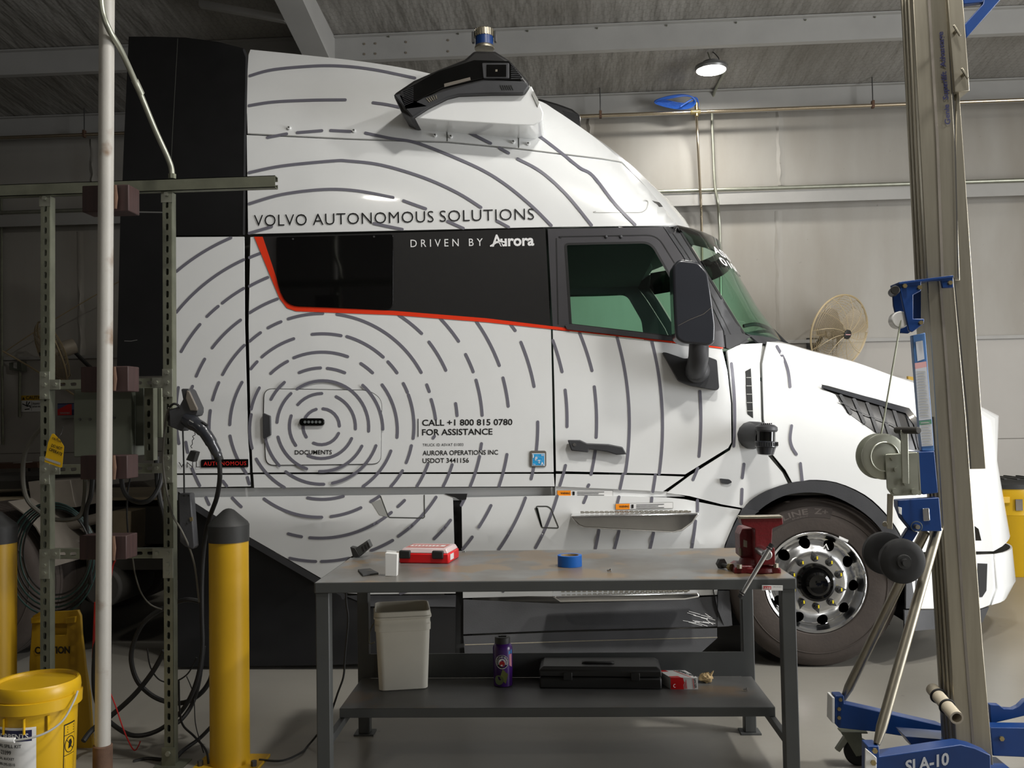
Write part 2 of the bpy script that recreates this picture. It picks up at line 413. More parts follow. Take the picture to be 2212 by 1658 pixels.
# ------------------------------------------------------------------ room shell
def wall_mat(name, base, dirt, kind):
    m = bpy.data.materials.new(name); m.use_nodes = True; nt = m.node_tree; N = nt.nodes; L = nt.links; b = N['Principled BSDF']
    b.inputs['Roughness'].default_value = .48 if kind != 'floor' else .32
    tc = N.new('ShaderNodeTexCoord'); co = tc.outputs['Object']
    n1 = N.new('ShaderNodeTexNoise'); n1.inputs['Scale'].default_value = .9 if kind != 'floor' else .6; n1.inputs['Detail'].default_value = 7
    mp = N.new('ShaderNodeMapping'); mp.inputs['Scale'].default_value = (1.6, 1, .5) if kind == 'wall' else (1, 1, 1)
    L.new(co, mp.inputs[0]); L.new(mp.outputs[0], n1.inputs['Vector'])
    r1 = N.new('ShaderNodeMapRange'); r1.inputs['From Min'].default_value = .42; r1.inputs['From Max'].default_value = .75; L.new(n1.outputs[0], r1.inputs[0])
    mx = N.new('ShaderNodeMix'); mx.data_type = 'RGBA'; mx.inputs[6].default_value = (*base, 1); mx.inputs[7].default_value = (*dirt, 1); L.new(r1.outputs[0], mx.inputs[0])
    out = mx.outputs[2]
    n2 = N.new('ShaderNodeTexNoise'); n2.inputs['Scale'].default_value = 14; n2.inputs['Detail'].default_value = 5; L.new(co, n2.inputs['Vector'])
    r2 = N.new('ShaderNodeMapRange'); r2.inputs['From Min'].default_value = .70; r2.inputs['From Max'].default_value = .76; r2.inputs['To Max'].default_value = .5; L.new(n2.outputs[0], r2.inputs[0])
    m2 = N.new('ShaderNodeMix'); m2.data_type = 'RGBA'; L.new(r2.outputs[0], m2.inputs[0]); L.new(out, m2.inputs[6]); m2.inputs[7].default_value = (*[k*.45 for k in dirt], 1); out = m2.outputs[2]
    bn = N.new('ShaderNodeBump'); bn.inputs['Distance'].default_value = .02
    if kind == 'ceiling':                     # vinyl insulation held up by hexagonal wire netting
        def vm(op, *ins):
            n = N.new('ShaderNodeVectorMath'); n.operation = op
            for i_, x_ in enumerate(ins):
                if isinstance(x_, tuple): n.inputs[i_].default_value = x_
                else: L.new(x_, n.inputs[i_])
            return n
        def sm(op, *ins):
            n = N.new('ShaderNodeMath'); n.operation = op
            for i_, x_ in enumerate(ins):
                if isinstance(x_, (int, float)): n.inputs[i_].default_value = x_
                else: L.new(x_, n.inputs[i_])
            return n.outputs[0]
        ds = N.new('ShaderNodeTexNoise'); ds.inputs['Scale'].default_value = 5.; L.new(co, ds.inputs['Vector'])
        pv = vm('MULTIPLY_ADD', ds.outputs['Color'], (.05, .05, 0), co).outputs[0]
        pv = vm('MULTIPLY', pv, (13., 13., 0)).outputs[0]
        A_ = vm('SUBTRACT', vm('WRAP', pv, (1, 1.7320508, 1), (0, 0, 0)).outputs[0], (.5, .8660254, 0)).outputs[0]
        B_ = vm('SUBTRACT', vm('WRAP', vm('SUBTRACT', pv, (.5, .8660254, 0)).outputs[0], (1, 1.7320508, 1), (0, 0, 0)).outputs[0], (.5, .8660254, 0)).outputs[0]
        A_ = vm('MULTIPLY', A_, (1, 1, 0)).outputs[0]; B_ = vm('MULTIPLY', B_, (1, 1, 0)).outputs[0]
        def hexd(g):
            ab = vm('ABSOLUTE', g).outputs[0]; d1 = vm('DOT_PRODUCT', ab, (.5, .8660254, 0)).outputs['Value']
            sx = N.new('ShaderNodeSeparateXYZ'); L.new(ab, sx.inputs[0]); return sm('MAXIMUM', d1, sx.outputs[0])
        hx = sm('MINIMUM', hexd(A_), hexd(B_)); ed = sm('SUBTRACT', .5, hx)
        r3 = N.new('ShaderNodeMapRange'); r3.inputs['From Min'].default_value = .018; r3.inputs['From Max'].default_value = .05; r3.inputs['To Min'].default_value = .5; r3.inputs['To Max'].default_value = 0; L.new(ed, r3.inputs[0])
        m3 = N.new('ShaderNodeMix'); m3.data_type = 'RGBA'; L.new(r3.outputs[0], m3.inputs[0]); L.new(out, m3.inputs[6]); m3.inputs[7].default_value = (.12, .115, .10, 1); out = m3.outputs[2]
        wv = N.new('ShaderNodeTexNoise'); wv.inputs['Scale'].default_value = 2.2; wv.inputs['Detail'].default_value = 3
        mw = N.new('ShaderNodeMapping'); mw.inputs['Scale'].default_value = (2.4, .5, 1); mw.inputs['Rotation'].default_value = (0, 0, R(12)); L.new(co, mw.inputs[0]); L.new(mw.outputs[0], wv.inputs['Vector'])
        L.new(wv.outputs[0], bn.inputs['Height']); bn.inputs['Strength'].default_value = .9; bn.inputs['Distance'].default_value = .06
    elif kind == 'wall':
        wv = N.new('ShaderNodeTexNoise'); wv.inputs['Scale'].default_value = 3.; wv.inputs['Detail'].default_value = 2
        mw = N.new('ShaderNodeMapping'); mw.inputs['Scale'].default_value = (2., 1, .25); L.new(co, mw.inputs[0]); L.new(mw.outputs[0], wv.inputs['Vector'])
        L.new(wv.outputs[0], bn.inputs['Height']); bn.inputs['Strength'].default_value = .25
    else:
        L.new(n2.outputs[0], bn.inputs['Height']); bn.inputs['Strength'].default_value = .03
    L.new(bn.outputs[0], b.inputs['Normal']); L.new(out, b.inputs['Base Color']); MT[name] = m
wall_mat('wall_vinyl', (.37, .355, .325), (.28, .255, .215), 'wall')
wall_mat('ceiling_vinyl', (.29, .28, .26), (.17, .158, .138), 'ceiling')
wall_mat('floor_epoxy', (.26, .247, .218), (.21, .197, .17), 'floor')
mat('dark_wall', (.16, .15, .14), .7, var=.2)
mat('wall_panel', (.41, .39, .36), .45, var=.06, vscale=2)
mat('purlin_grey', (.38, .375, .36), .5, var=.10, vscale=3, bump=.03, bscale=60)
mat('rafter_grey', (.40, .395, .38), .5, var=.08, vscale=3)
mat('dust_brown', (.20, .17, .13), .8)

XL, XR, YN, YW = -7.5, 8.5, -6.0, 10.5
def ceil_z(Y): return 5.25+(8.8-Y)*.1
fl = struct(MB().box((XL, YN, -.1), (XR, YW, 0)).build('floor', 'floor_epoxy', bevel=0))
ce = struct(MB().add([(XL, YN, ceil_z(YN)), (XR, YN, ceil_z(YN)), (XR, YW, ceil_z(YW)), (XL, YW, ceil_z(YW)),
                      (XL, YN, ceil_z(YN)+.1), (XR, YN, ceil_z(YN)+.1), (XR, YW, ceil_z(YW)+.1), (XL, YW, ceil_z(YW)+.1)],
                     [(0, 1, 2, 3), (7, 6, 5, 4), (0, 4, 5, 1), (1, 5, 6, 2), (2, 6, 7, 3), (3, 7, 4, 0)]).build('ceiling', 'ceiling_vinyl'))
wb = struct(MB().box((XL, YW, 0), (XR, YW+.12, 5.4)).build('wall_back', 'wall_vinyl'))
struct(MB().box((XL-.12, YN, 0), (XL, YW, 7)).build('wall_left', 'dark_wall'))
wr = struct(MB().box((XR, YN, 0), (XR+.12, DOOR_Y0, 7)).box((XR, DOOR_Y1, 0), (XR+.12, YW, 7)).box((XR, DOOR_Y0, DOOR_H), (XR+.12, DOOR_Y1, 7)).build('wall_right', 'wall_vinyl'))
MB().box((XR-.04, DOOR_Y0-.12, 0), (XR, DOOR_Y0, DOOR_H)).box((XR-.04, DOOR_Y1, 0), (XR, DOOR_Y1+.12, DOOR_H)).box((XR-.04, DOOR_Y0-.12, DOOR_H), (XR, DOOR_Y1+.12, DOOR_H+.12)).build('door_jamb', 'purlin_grey', wr)
struct(MB().box((XL, YN-.12, 0), (XR, YN, 7)).build('wall_front', 'dark_wall'))
# purlins (Z-sections) across the roof
for k in range(-1, 7):
    Yp = 8.8-1.5*k
    if Yp > YW-.1: Yp = YW-.16
    zc = ceil_z(Yp); m = MB()
    m.prism([(XL, Yp-.06, zc), (XL, Yp, zc), (XL, Yp, zc-.225), (XL, Yp+.065, zc-.225), (XL, Yp+.065, zc-.235), (XL, Yp-.008, zc-.235), (XL, Yp-.008, zc-.012), (XL, Yp-.06, zc-.012)], (XR-XL, 0, 0))
    m.build('purlin', 'purlin_grey', ce)
# bolt holes and small bolts of the visible purlin
for (x, y) in ((787, 95), (811, 94), (877, 91), (968, 87), (787, 117), (811, 116), (877, 114), (968, 111)):
    p = atY(x, y, 8.79); MB().cyl(p, p+Vector((0, -.004, 0)), .011, n=10).build('bolt_hole', 'dust_brown', ce)
for k in range(9):
    x = 690+150*k; p = atY(x, lerp1([(600, 83), (2000, 27)], x)+6, 8.79)
    MB().cyl(p, p+Vector((0, -.012, 0)), .008, n=6).build('bolt', 'galv', ce)
# rafter of the rigid frame
def raf(Y): return 4.83-.193*(Y-8)
m = MB()
def rafslab(x0, x1, zo0, zo1, ya=-1., yb=10.45):
    z = lambda Y, o: (ceil_z(Y) if o is None else raf(Y)+o)
    v = [(x, Y, z(Y, o)) for Y in (ya, yb) for x in (x0, x1) for o in (zo0, zo1)]
    m.add(v, [(0, 1, 3, 2), (4, 6, 7, 5), (0, 4, 5, 1), (2, 3, 7, 6), (0, 2, 6, 4), (1, 5, 7, 3)])
rafslab(-2.355, -2.125, 0, .022, 4.2)
rafslab(-2.25, -2.23, .022, None, 4.2)
m.build('rafter', 'rafter_grey', ce)
m = MB(); m.obox((-2.78, 7.75, 5.07), (.42, -.12, -.14), (.0, .03, 0), (.0, 0, .028)); m.build('flange_brace', 'rafter_grey', ce)
m = MB(); m.box((-2.40, 10.36, 0), (-2.08, 10.48, 4.9)); m.build('frame_column', 'rafter_grey', wb)
# wall girts and panels
def girt(px, py0, py1, nm='girt'):
    z1 = atY(px, py0, 10.4).z; z0 = atY(px, py1, 10.4).z
    MB().prism([(XL, 10.495, z1), (XL, 10.34, z1), (XL, 10.34, z0), (XL, 10.352, z0), (XL, 10.352, z1-.012), (XL, 10.495, z1-.012)], (XR-XL, 0, 0)).build(nm, 'purlin_grey', wb)
girt(1700, 413, 440); girt(1700, 196, 228)
MB().box((XL, 10.485, 0), (XR, 10.5, atY(1950, 950, 10.49).z-.006)).build('wall_panel', 'wall_panel', wb)
z1 = atY(1950, 734, 10.49).z; zl = atY(1950, 951, 10.49).z
MB().box((XL, 10.485, zl+.006), (XR, 10.5, z1-.012)).build('wall_panel', 'wall_panel', wb, bevel=.003)
MB().box((XL, 10.455, z1-.012), (XR, 10.5, z1+.025)).build('ledge_rail', 'purlin_grey', wb)
# crumpled seams of the vinyl facing
for px, top, bot in ((1682, 455, 735), (2086, 440, 725), (172, 500, 770), (1395, 455, 735), (1684, 240, 400), (1275, 255, 400), (2075, 225, 395), (200, 300, 455), (560, 500, 760)):
    a = atY(px, top, 10.49); b = atY(px+4, bot, 10.49); rows = []
    for i in range(15):
        t = i/14; c = a.lerp(b, t); wd = .035+.02*random.random(); dy = random.uniform(.004, .022)
        rows.append([(c.x-wd, 10.499, c.z), (c.x-wd*.3+random.uniform(-.01, .01), 10.499-dy, c.z), (c.x+.01+random.uniform(-.01, .01), 10.499-dy*.3, c.z), (c.x+wd, 10.499, c.z)])
    MB().grid(rows).build('seam_tape', 'wall_vinyl', wb)

# ------------------------------------------------------------------ the truck
YT, YC = 5.6, 6.85
TOPC = [(530, 106), (640, 117), (760, 130), (850, 143), (925, 158), (1060, 190), (1160, 216), (1200, 238), (1255, 275), (1300, 309), (1350, 354), (1400, 407), (1440, 454), (1466, 487)]
def ytop(px):
    if px < 530: return lerp1([(270, 78), (400, 81), (470, 90), (530, 106)], px)
    return lerp1(TOPC, px)
HOODC = [(1570, 752), (1600, 738), (1650, 738), (1700, 743), (1760, 760), (1850, 783), (1925, 810), (1975, 827), (2040, 851), (2085, 880), (2110, 935), (2150, 1010)]
def D(px, py):
    y = YT
    if py < 495 and px < 1480:
        v = clamp((495-py)/max(8., 495-ytop(px)), 0, 1.1); y += .40*v**3+.05*v
    if px > 1300:
        t = clamp((px-1300)/330); y += .20*t*t*clamp((800-py)/260)
    if px > 1560 and py < 1040:
        hv = clamp((1040-py)/max(20., 1040-lerp1(HOODC, px)), 0, 1.08); y += .42*hv**3*clamp((px-1560)/130)
    if px > 1930: y += .75*((px-1930)/220)**2
    if py > 1080 and px < 1610:
        yc = 1115+(px-550)*.062
        if py > yc: y += (min(py, 1290)-yc)*.0011*(1-clamp((py-1295)/130))
    return y
def S(px, py, off=0.): return atY(px, py, D(px, py)-off)
wx = atY(1764, 1262, 5.63).x
mat('label_sky', (.35, .65, .85), .5)
TR = thing('semi_truck', 'white sleeper semi truck with grey dashed ring graphics and roof sensor pods', 'truck', (wx, YC, 0))
def panel(name, poly, material, off=0., step=24, holes=(), both=True, solid=.012, bevel=0., parent=None):
    m = skin(poly, S, off, step, holes)
    ob = m.build(name, material, parent or TR, solid=solid, recalc=False, bevel=bevel, ang=50)
    if both: m.mirror(YC).build(name, material, TR, solid=solid, recalc=False, ang=50)
    return ob
def bridge(name, contour, material, n=12, crown=.04, bulge=0., off=0., solid=.012, dx=0.):
    rows = []
    for (px, py) in contour:
        a = S(px, py, off); b = Vector((a.x, 2*YC-a.y, a.z)); r = []
        for k in range(n+1):
            t = k/n; s = math.sin(math.pi*t)**.8
            bb = bulge(px) if callable(bulge) else bulge
            r.append(a.lerp(b, t)+Vector((bb*s+dx, 0, crown*s)))
        rows.append(r)
    return orient(MB().grid(rows), (0, 0, 1)).build(name, material, TR, solid=solid, recalc=False, ang=50)

# --- dark inner shell behind the panel joints
panel('inner_shell', [(500, 300), (1150, 330), (1150, 480), (1188, 500), (1192, 1060), (380, 1060), (380, 500), (500, 480)], 'seam', -.06, 20, solid=0)
# --- side extender behind the sleeper
panel('side_extender', [(366, 512), (527, 511), (528, 700), (534, 900), (539, 1021), (366, 1022)], 'truck_white')
panel('side_extender_sill', [(366, 1025.5), (539, 1025), (541, 1050), (366, 1053)], 'truck_white')
panel('roof_extender', [(278, 79), (330, 79), (400, 81), (470, 90), (525, 104), (533, 122), (530, 300), (527, 507), (366, 508), (366, 456), (262, 454), (268, 300)], 'truck_black')
panel('lower_flap', [(260, 459), (366, 460), (366, 811), (252, 813)], 'truck_black')
ribbon([(384, 84), (372, 300), (366, 440)], 1.4, S, .001).build('panel_joint', 'seam', TR, recalc=False)
ribbon([(527, 108), (533, 124), (529.5, 300), (527, 505)], 5, S, .002).build('edge_trim', 'plastic_grey', TR, recalc=False)
ribbon([(269, 736), (282, 736.5), (296, 734)], 1.4, S, .001).build('scratch', 'alu', TR, recalc=False)
# --- roof
SEAM = [(535, 288), (753, 299), (967, 306), (1119, 320), (1300, 342), (1342, 349)]
tc = [tuple(p) for p in spline([(541, 107)]+TOPC[1:10]+[(1342, 346)], 5)]
panel('roof_fairing', [(537, 118)]+tc+SEAM[::-1]+[(532, 200)], 'truck_white', step=20)
panel('roof_side_panel', [(533, 291.5)]+[(x, y+3) for x, y in SEAM[1:]]+[(1400, 408), (1440, 455), (1464, 486), (1429, 487), (1181, 490), (536, 505)], 'truck_white', step=20)
bridge('roof_skin', [(541, 107)]+tc[1:]+[(1400, 408), (1440, 455), (1464, 486)], 'truck_white', crown=.03, bulge=lambda px: .22*clamp((px-1050)/350))
ribbon(SEAM, 1.6, S, .0015).build('roof_seam', 'seam_light', TR, recalc=False)
for a, b in (((965, 264), (966, 304)), ((1119.5, 272), (1120.5, 318))):
    ribbon([a, b], 2., S, .0015).build('roof_seam', 'seam', TR, recalc=False)
for (x, y) in ((625, 277), (765, 283), (940, 293), (974, 295.5), (1109, 307), (1141, 311)):
    p = S(x, y, 0); b = MB().cyl(p, p+Vector((0, -.012, .003)), .013, n=14); ob = b.build('roof_screw', 'truck_white', TR, bevel=.002)
    p2 = p+Vector((0, -.012, .003)); MB().cyl(p2, p2+Vector((0, -.004, .001)), .005, n=8).build('screw_socket', 'seam', ob)
ribbon(rnd([(1275, 459), (1385, 459), (1397, 452), (1402, 430)], 12), 1.4, S, .0015).build('roof_crease', 'seam_light', TR, recalc=False)
panel('roof_marker_light', [(1409, 433), (1425, 437), (1446, 451), (1425, 445)], 'band_black', .004, both=False)
# --- sleeper
panel('sleeper_side', [(541, 512), (551, 511), (592, 614), (604, 644), (620, 665), (640, 671.5), (850, 679), (1050, 695), (1190, 710), (1193, 850), (1196, 1019), (546, 1020), (541, 900), (537, 700)], 'truck_white')
panel('sleeper_sill', [(547, 1024), (1196, 1023), (1198, 1050), (549, 1053)], 'truck_white')
panel('window_band', [(566, 511), (1178, 493), (1189, 704), (1050, 688), (850, 672), (640, 662), (621, 652), (606, 632), (596, 600)], 'band_black')
win = rnd([(598, 512), (849, 506), (849, 668), (620, 660), (599, 610)], [3, 6, 18, 28, 20])
g = panel('sleeper_window', win, 'gloss_black', .012, step=40, both=False, solid=.014, bevel=.003)
ribbon(win, 2.2, S, .004, closed=True).build('window_seal', 'rubber_dark', g, recalc=False)
for (x, y) in ((633, 516), (808, 511)):
    p = S(x, y, .012); MB().cyl(p, p+Vector((0, -.003, 0)), .006, n=10).build('window_rivet', 'bolt_dark', g)
inner = [(567, 511), (597, 600), (606, 632), (622, 652), (640, 661), (850, 671), (1050, 687), (1190, 704), (1400, 729), (1562, 750)]
outer = [(1562, 753), (1400, 734), (1191, 710.5), (1050, 695.5), (850, 680), (640, 672), (620, 665), (604, 644), (591, 613), (549, 511)]
panel('red_stripe', inner+outer, 'orange_red', .004, step=20, both=False, solid=.003)
doc = rnd([(571, 840), (797, 843), (824, 862), (822, 1001), (575, 1004), (570, 900)], [18, 16, 24, 18, 18, 4])
dd = panel('baggage_door', doc, 'truck_white', .007, step=24, both=False, solid=.01, bevel=.004)
ribbon(doc, 3.0, S, .003, closed=True).build('door_seal', 'seam', dd, recalc=False)
h = MB().prism([S(*p, .008) for p in [(569, 893), (572, 892), (586, 898), (587, 939), (573, 947), (570, 946)]], (0, -.018, 0)); h.build('door_handle', 'plastic_grey', dd, bevel=.004)
h = MB().prism([S(x, y, .008) for x, y in rnd([(648, 903), (702, 903), (702, 919), (648, 919)], 8)], (0, -.016, 0)); lm = h.build('marker_lamp', 'gloss_black', dd, bevel=.003)
for k in range(5):
    p = S(659+8*k, 911, .024); MB().cyl(p, p+Vector((0, -.004, 0)), .0085, n=12).build('led', 'led', lm)
# --- recess and lower fairing
panel('recess_strip', [(380, 1054), (1199, 1052), (1330, 1058), (1440, 1072), (1440, 1080), (380, 1080)], 'truck_white', -.055, both=False, step=40)
panel('chassis_fairing', [(408, 1074), (978, 1067), (981, 1180), (984, 1281), (800, 1283), (745, 1280), (690, 1246), (540, 1160), (410, 1079)], 'truck_white')
panel('chassis_fairing', [(997, 1074), (1200, 1070), (1350, 1071), (1440, 1074), (1480, 1078), (1560, 1094), (1600, 1100), (1585, 1130), (1566, 1175), (1554, 1230), (1549, 1284), (1400, 1290), (1140, 1287), (1000, 1291)], 'truck_white')
panel('fairing_gap', [(960, 1066), (1020, 1068), (1020, 1430), (960, 1430)], 'rubber_dark', -.06, both=False, step=60)
panel('gap_cover', [(960, 1066), (1009, 1066), (1007, 1078), (993, 1080), (985, 1075)], 'rubber_dark', .004, both=False)
panel('rear_skirt', [(384, 1062), (409, 1083), (540, 1164), (690, 1250), (745, 1285), (984, 1286), (984, 1426), (700, 1436), (384, 1440)], 'truck_black', -.01, step=60)
ribbon([(412, 1088), (540, 1169), (690, 1256), (745, 1291)], 14, S, .0, cap=False).build('skirt_trim', 'plastic_grey', TR, recalc=False)
panel('skirt_upper', [(745, 1286), (984, 1286), (984, 1310), (800, 1309)], 'plastic_grey', .004, both=False)
panel('front_skirt', [(1001, 1294), (1200, 1303), (1400, 1297), (1549, 1287), (1550, 1352), (1400, 1356), (1200, 1361), (1001, 1369)], 'plastic_grey', .0, step=40)
panel('lower_skirt', [(1001, 1373), (1200, 1365), (1400, 1360), (1549, 1356), (1549, 1378), (1512, 1411), (1470, 1415), (1200, 1421), (1005, 1428)], 'plastic_grey', .02, step=40)
ribbon([(1005, 1392), (1250, 1384), (1549, 1376)], 2, S, .022).build('skirt_crease', 'alu_dull', TR, recalc=False)
panel('skirt_end', [(1551, 1276), (1576, 1276), (1582, 1350), (1572, 1352), (1550, 1353)], 'plastic_grey', .01, both=False)
for i in range(14):
    x = 1545-random.random()*45; y = 1325+random.random()*28; l = 8+random.random()*22
    ribbon([(x, y), (x-l, y-3-random.random()*8)], .9, S, .003).build('scratch', 'sticker_white', TR, recalc=False)
ribbon([(822, 1071), (838, 1114), (842, 1117), (914, 1118.5), (917, 1116), (916.5, 1069)], 2.2, S, .002).build('flap_joint', 'seam', TR, recalc=False)
panel('grip_pocket', [(803, 1085), (822, 1078), (838, 1116), (820, 1112)], 'seam_light', .002, both=False)
ribbon(rnd([(1158, 1093), (1183, 1093), (1190, 1098), (1207, 1140), (1170, 1139)], 4), 2.4, S, .002, closed=True).build('grip_joint', 'seam', TR, recalc=False)
panel('grip_pocket', [(1155, 1097), (1162, 1096), (1172, 1137), (1168, 1136)], 'seam', .002, both=False)
# --- door
panel('door_panel', [(1194, 712), (1400, 735), (1560, 754), (1571, 800), (1579, 870), (1580, 955), (1573, 967), (1480, 1024), (1201, 1017), (1198, 850)], 'truck_white')
wnd = rnd([(1222, 527), (1406, 523), (1452, 604), (1470, 729), (1233, 701)], [6, 20, 10, 4, 4])
dfr = panel('door_frame', [(1183, 494), (1432, 490), (1472, 550), (1522, 630), (1562, 715), (1566, 750), (1400, 729), (1194, 705)], 'door_grey', holes=[wnd], step=30)
panel('door_glass', [(1218, 522), (1410, 519), (1457, 604), (1474, 732), (1230, 705)], 'green_glass', -.012, solid=0, step=60)
ribbon(wnd, 5, S, .002, closed=True).build('glass_seal', 'rubber_dark', dfr, recalc=False)
fr2 = rnd([(1202, 511), (1420, 507), (1462, 575)], [10, 24, 2])
ribbon(fr2, 2, S, .002).build('frame_crease', 'rubber_dark', dfr, recalc=False)
ribbon([(1202, 515), (1206, 700)], 2, S, .002).build('frame_crease', 'rubber_dark', dfr, recalc=False)
panel('belt_molding', [(1220, 702), (1232, 700), (1460, 728), (1500, 735), (1500, 742), (1460, 737), (1225, 711)], 'plastic_grey', .014, both=False, bevel=.003)
for x in (1309, 1341):
    p = S(x, 511, 0); MB().sphere(p, .011, 10, 6).build('frame_rivet', 'plastic_grey', dfr)
panel('door_sill', [(1201, 1023), (1400, 1026), (1478, 1029), (1432, 1061), (1330, 1056), (1200, 1050)], 'truck_white', both=False)
panel('sill_recess', [(1199, 1050), (1330, 1056), (1440, 1061), (1480, 1072), (1200, 1072)], 'truck_white', -.012, both=False)
hp = [(1226, 950), (1253, 950), (1268, 957), (1315, 959), (1345, 965), (1354, 981), (1332, 982), (1313, 976), (1272, 970), (1271, 977), (1234, 973)]
h = MB().prism([atY(x, y, 5.558) for x, y in hp], (0, .03, 0)); hd = h.build('door_handle', 'plastic_grey', TR, bevel=.006)
for (x, y) in ((1245, 961), (1338, 974)):
    p = atY(x, y, 5.575); MB().cyl(p, p+Vector((0, .03, 0)), .012, n=10).build('handle_mount', 'plastic_grey', hd)
p = atY(1241, 960, 5.558); MB().cyl(p, p+Vector((0, -.003, 0)), .010, n=12).build('lock_cylinder', 'chrome', hd)
# --- A-pillar, windscreen, cowl
panel('a_pillar', [(1434, 490), (1464, 487), (1500, 545), (1588, 690), (1606, 718), (1618, 738), (1575, 753), (1567, 751), (1564, 715), (1524, 630), (1474, 550)], 'plastic_grey')
ribbon([(1445, 490), (1485, 550), (1535, 632), (1580, 725)], 1.5, S, .002).build('pillar_joint', 'rubber_dark', TR, recalc=False)
ribbon([(1464, 489), (1500, 547), (1590, 693), (1608, 720)], 4, S, .003).build('pillar_molding', 'rubber_dark', TR, recalc=False)
WS = [tuple(p) for p in spline([(1466, 489), (1508, 552), (1560, 638), (1612, 722)], 4)]
bridge('windscreen', WS, 'clear_glass', n=16, crown=0., bulge=.42, solid=0)
bridge('windscreen_frit', [(1463, 486), (1470, 496), (1490, 526)], 'gloss_black', n=16, crown=0., bulge=.425, solid=.004)
bridge('cowl', [(1606, 716), (1624, 728), (1640, 741)], 'plastic_grey', n=16, crown=0., bulge=.40)
wi = ptube([(1612, 722, 5.9), (1640, 716, 6.2), (1664, 716, 6.45), (1680, 727, 6.5)], 6.4, .011, 6).build('wiper_arm', 'rubber_dark', TR)
ptube([(1606, 704, 6.45), (1630, 700, 6.48), (1652, 705, 6.5), (1668, 714, 6.5)], 6.4, .013, 6).build('wiper_blade', 'rubber_dark', wi)
ptube([(1668, 712, 6.52), (1682, 726, 6.6), (1694, 738, 6.65), (1703, 745, 6.65)], 6.4, .013, 6).build('wiper_blade', 'rubber_dark', wi)
tx = lambda x, y: (lambda a: a.lerp(Vector((a.x, 2*YC-a.y, a.z)), x)+Vector((.42*math.sin(math.pi*x)**.8+.012, 0, .008)))(S(1466+145*y, 489+232*y))
mbt = text_map('ASVAT', tx, (.10, .20), (.36, .20), .08, .02); text_map('01003', tx, (.10, .31), (.36, .31), .08, .02, mb=mbt)
camface(mbt).build('windscreen_number', 'text_white', TR, recalc=False, smooth=False)
panel('cowl_corner', [(1567, 723), (1606, 720), (1622, 727), (1600, 740), (1576, 753), (1569, 751)], 'plastic_grey', .012, both=False)
# --- cab interior
x0, x1 = S(1190, 600).x-.05, S(1440, 500).x
zc2 = S(1300, 515).z+.03
MB().box((x0, YT+.12, zc2), (x1, 2*YC-YT-.12, zc2+.03)).build('headliner', 'headliner', TR)
MB().box((x0-.03, YT+.10, 1.0), (x0, 2*YC-YT-.10, zc2+.02)).build('cab_partition', 'headliner', TR)
xd = S(1470, 760).x
MB().prism([(xd-.05, YT+.15, 1.2), (xd-.02, YT+.15, 1.62), (xd+.12, YT+.15, 1.80), (xd+.62, YT+.15, 1.72), (xd+.62, YT+.15, 1.2)], (0, 2.2, 0)).build('dashboard', 'interior', TR, bevel=.02)
MB().prism([(xd-.1, YC-.02, 1.55), (xd-.05, YC-.02, 1.85), (xd+.05, YC-.02, 1.85), (xd+.05, YC-.02, 1.55)], (0, .35, 0)).build('dash_screen', 'rubber_dark', TR, bevel=.02)
sw = Vector((xd-.22, 2*YC-YT-.62, 1.68)); MB().torus(sw, (.75, 0, .6), .21, .016).build('steering_wheel', 'rubber_dark', TR)
for yy in (YT+.62, 2*YC-YT-.62):
    MB().prism([(xd-.95, yy-.25, 1.1), (xd-1.02, yy-.25, 1.86), (xd-.88, yy-.25, 1.9), (xd-.75, yy-.25, 1.25), (xd-.45, yy-.25, 1.25), (xd-.42, yy-.25, 1.1)], (0, .5, 0)).build('seat', 'interior', TR, bevel=.03)
MB().box((xd-1.2, YT+.08, 1.02), (xd+1.5, 2*YC-YT-.08, 1.08)).build('cab_floor', 'frame_dark', TR)
MB().box((S(545, 700).x+.02, YT+.14, 1.0), (S(545, 700).x+.04, 2*YC-YT-.14, 3.1)).build('rear_wall', 'frame_dark', TR)
# --- cowl side, hood, bumper
panel('cowl_side', [(1571, 757), (1600, 743), (1647, 741), (1641, 785), (1644, 905), (1660, 985), (1690, 1020), (1709, 1058), (1660, 1064), (1625, 1086), (1605, 1097), (1560, 1089), (1490, 1071), (1440, 1064), (1490, 1027), (1577, 972), (1584, 955), (1583, 870), (1576, 800)], 'truck_white', step=18)
hc = [tuple(p) for p in spline([(1657, 738)]+[(x, y) for x, y in HOODC[3:9]], 4)]
arch = [tuple(p) for p in spline([(1956, 1192), (1944, 1152), (1912, 1107), (1868, 1068), (1806, 1041), (1748, 1036), (1722, 1044)], 3)]
panel('hood', hc+[(2104, 920), (2126, 1018), (2146, 1190)]+arch+[(1716, 1050), (1697, 1015), (1668, 980), (1650, 905), (1647, 785)], 'truck_white', step=16)
bridge('hood_top', hc+[(2104, 920), (2126, 1018), (2146, 1190)], 'truck_white', n=14, crown=.07, bulge=lambda px: .30*clamp((px-1950)/150))
panel('hood_gap', [(1635, 742), (1660, 740), (1668, 985), (1722, 1060), (1700, 1062), (1640, 985)], 'seam_light', -.05, both=False)
panel('bumper', [(1962, 1199), (2050, 1200), (2146, 1196), (2151, 1270), (2138, 1306), (2120, 1313), (1985, 1314), (1975, 1290)], 'truck_white', step=14)
bridge('bumper_front', [(2146, 1196), (2151, 1270), (2138, 1306)], 'truck_white', n=14, crown=0., bulge=.3)
panel('bumper_vent', [(2112, 1216), (2133, 1217), (2131, 1275), (2122, 1289), (2110, 1290)], 'rubber_dark', .006, step=8, both=False)
panel('bumper_lower', [(1954, 1317), (2118, 1316), (2137, 1310), (2123, 1343), (2095, 1352), (2020, 1358), (1954, 1364)], 'plastic_grey', step=14)
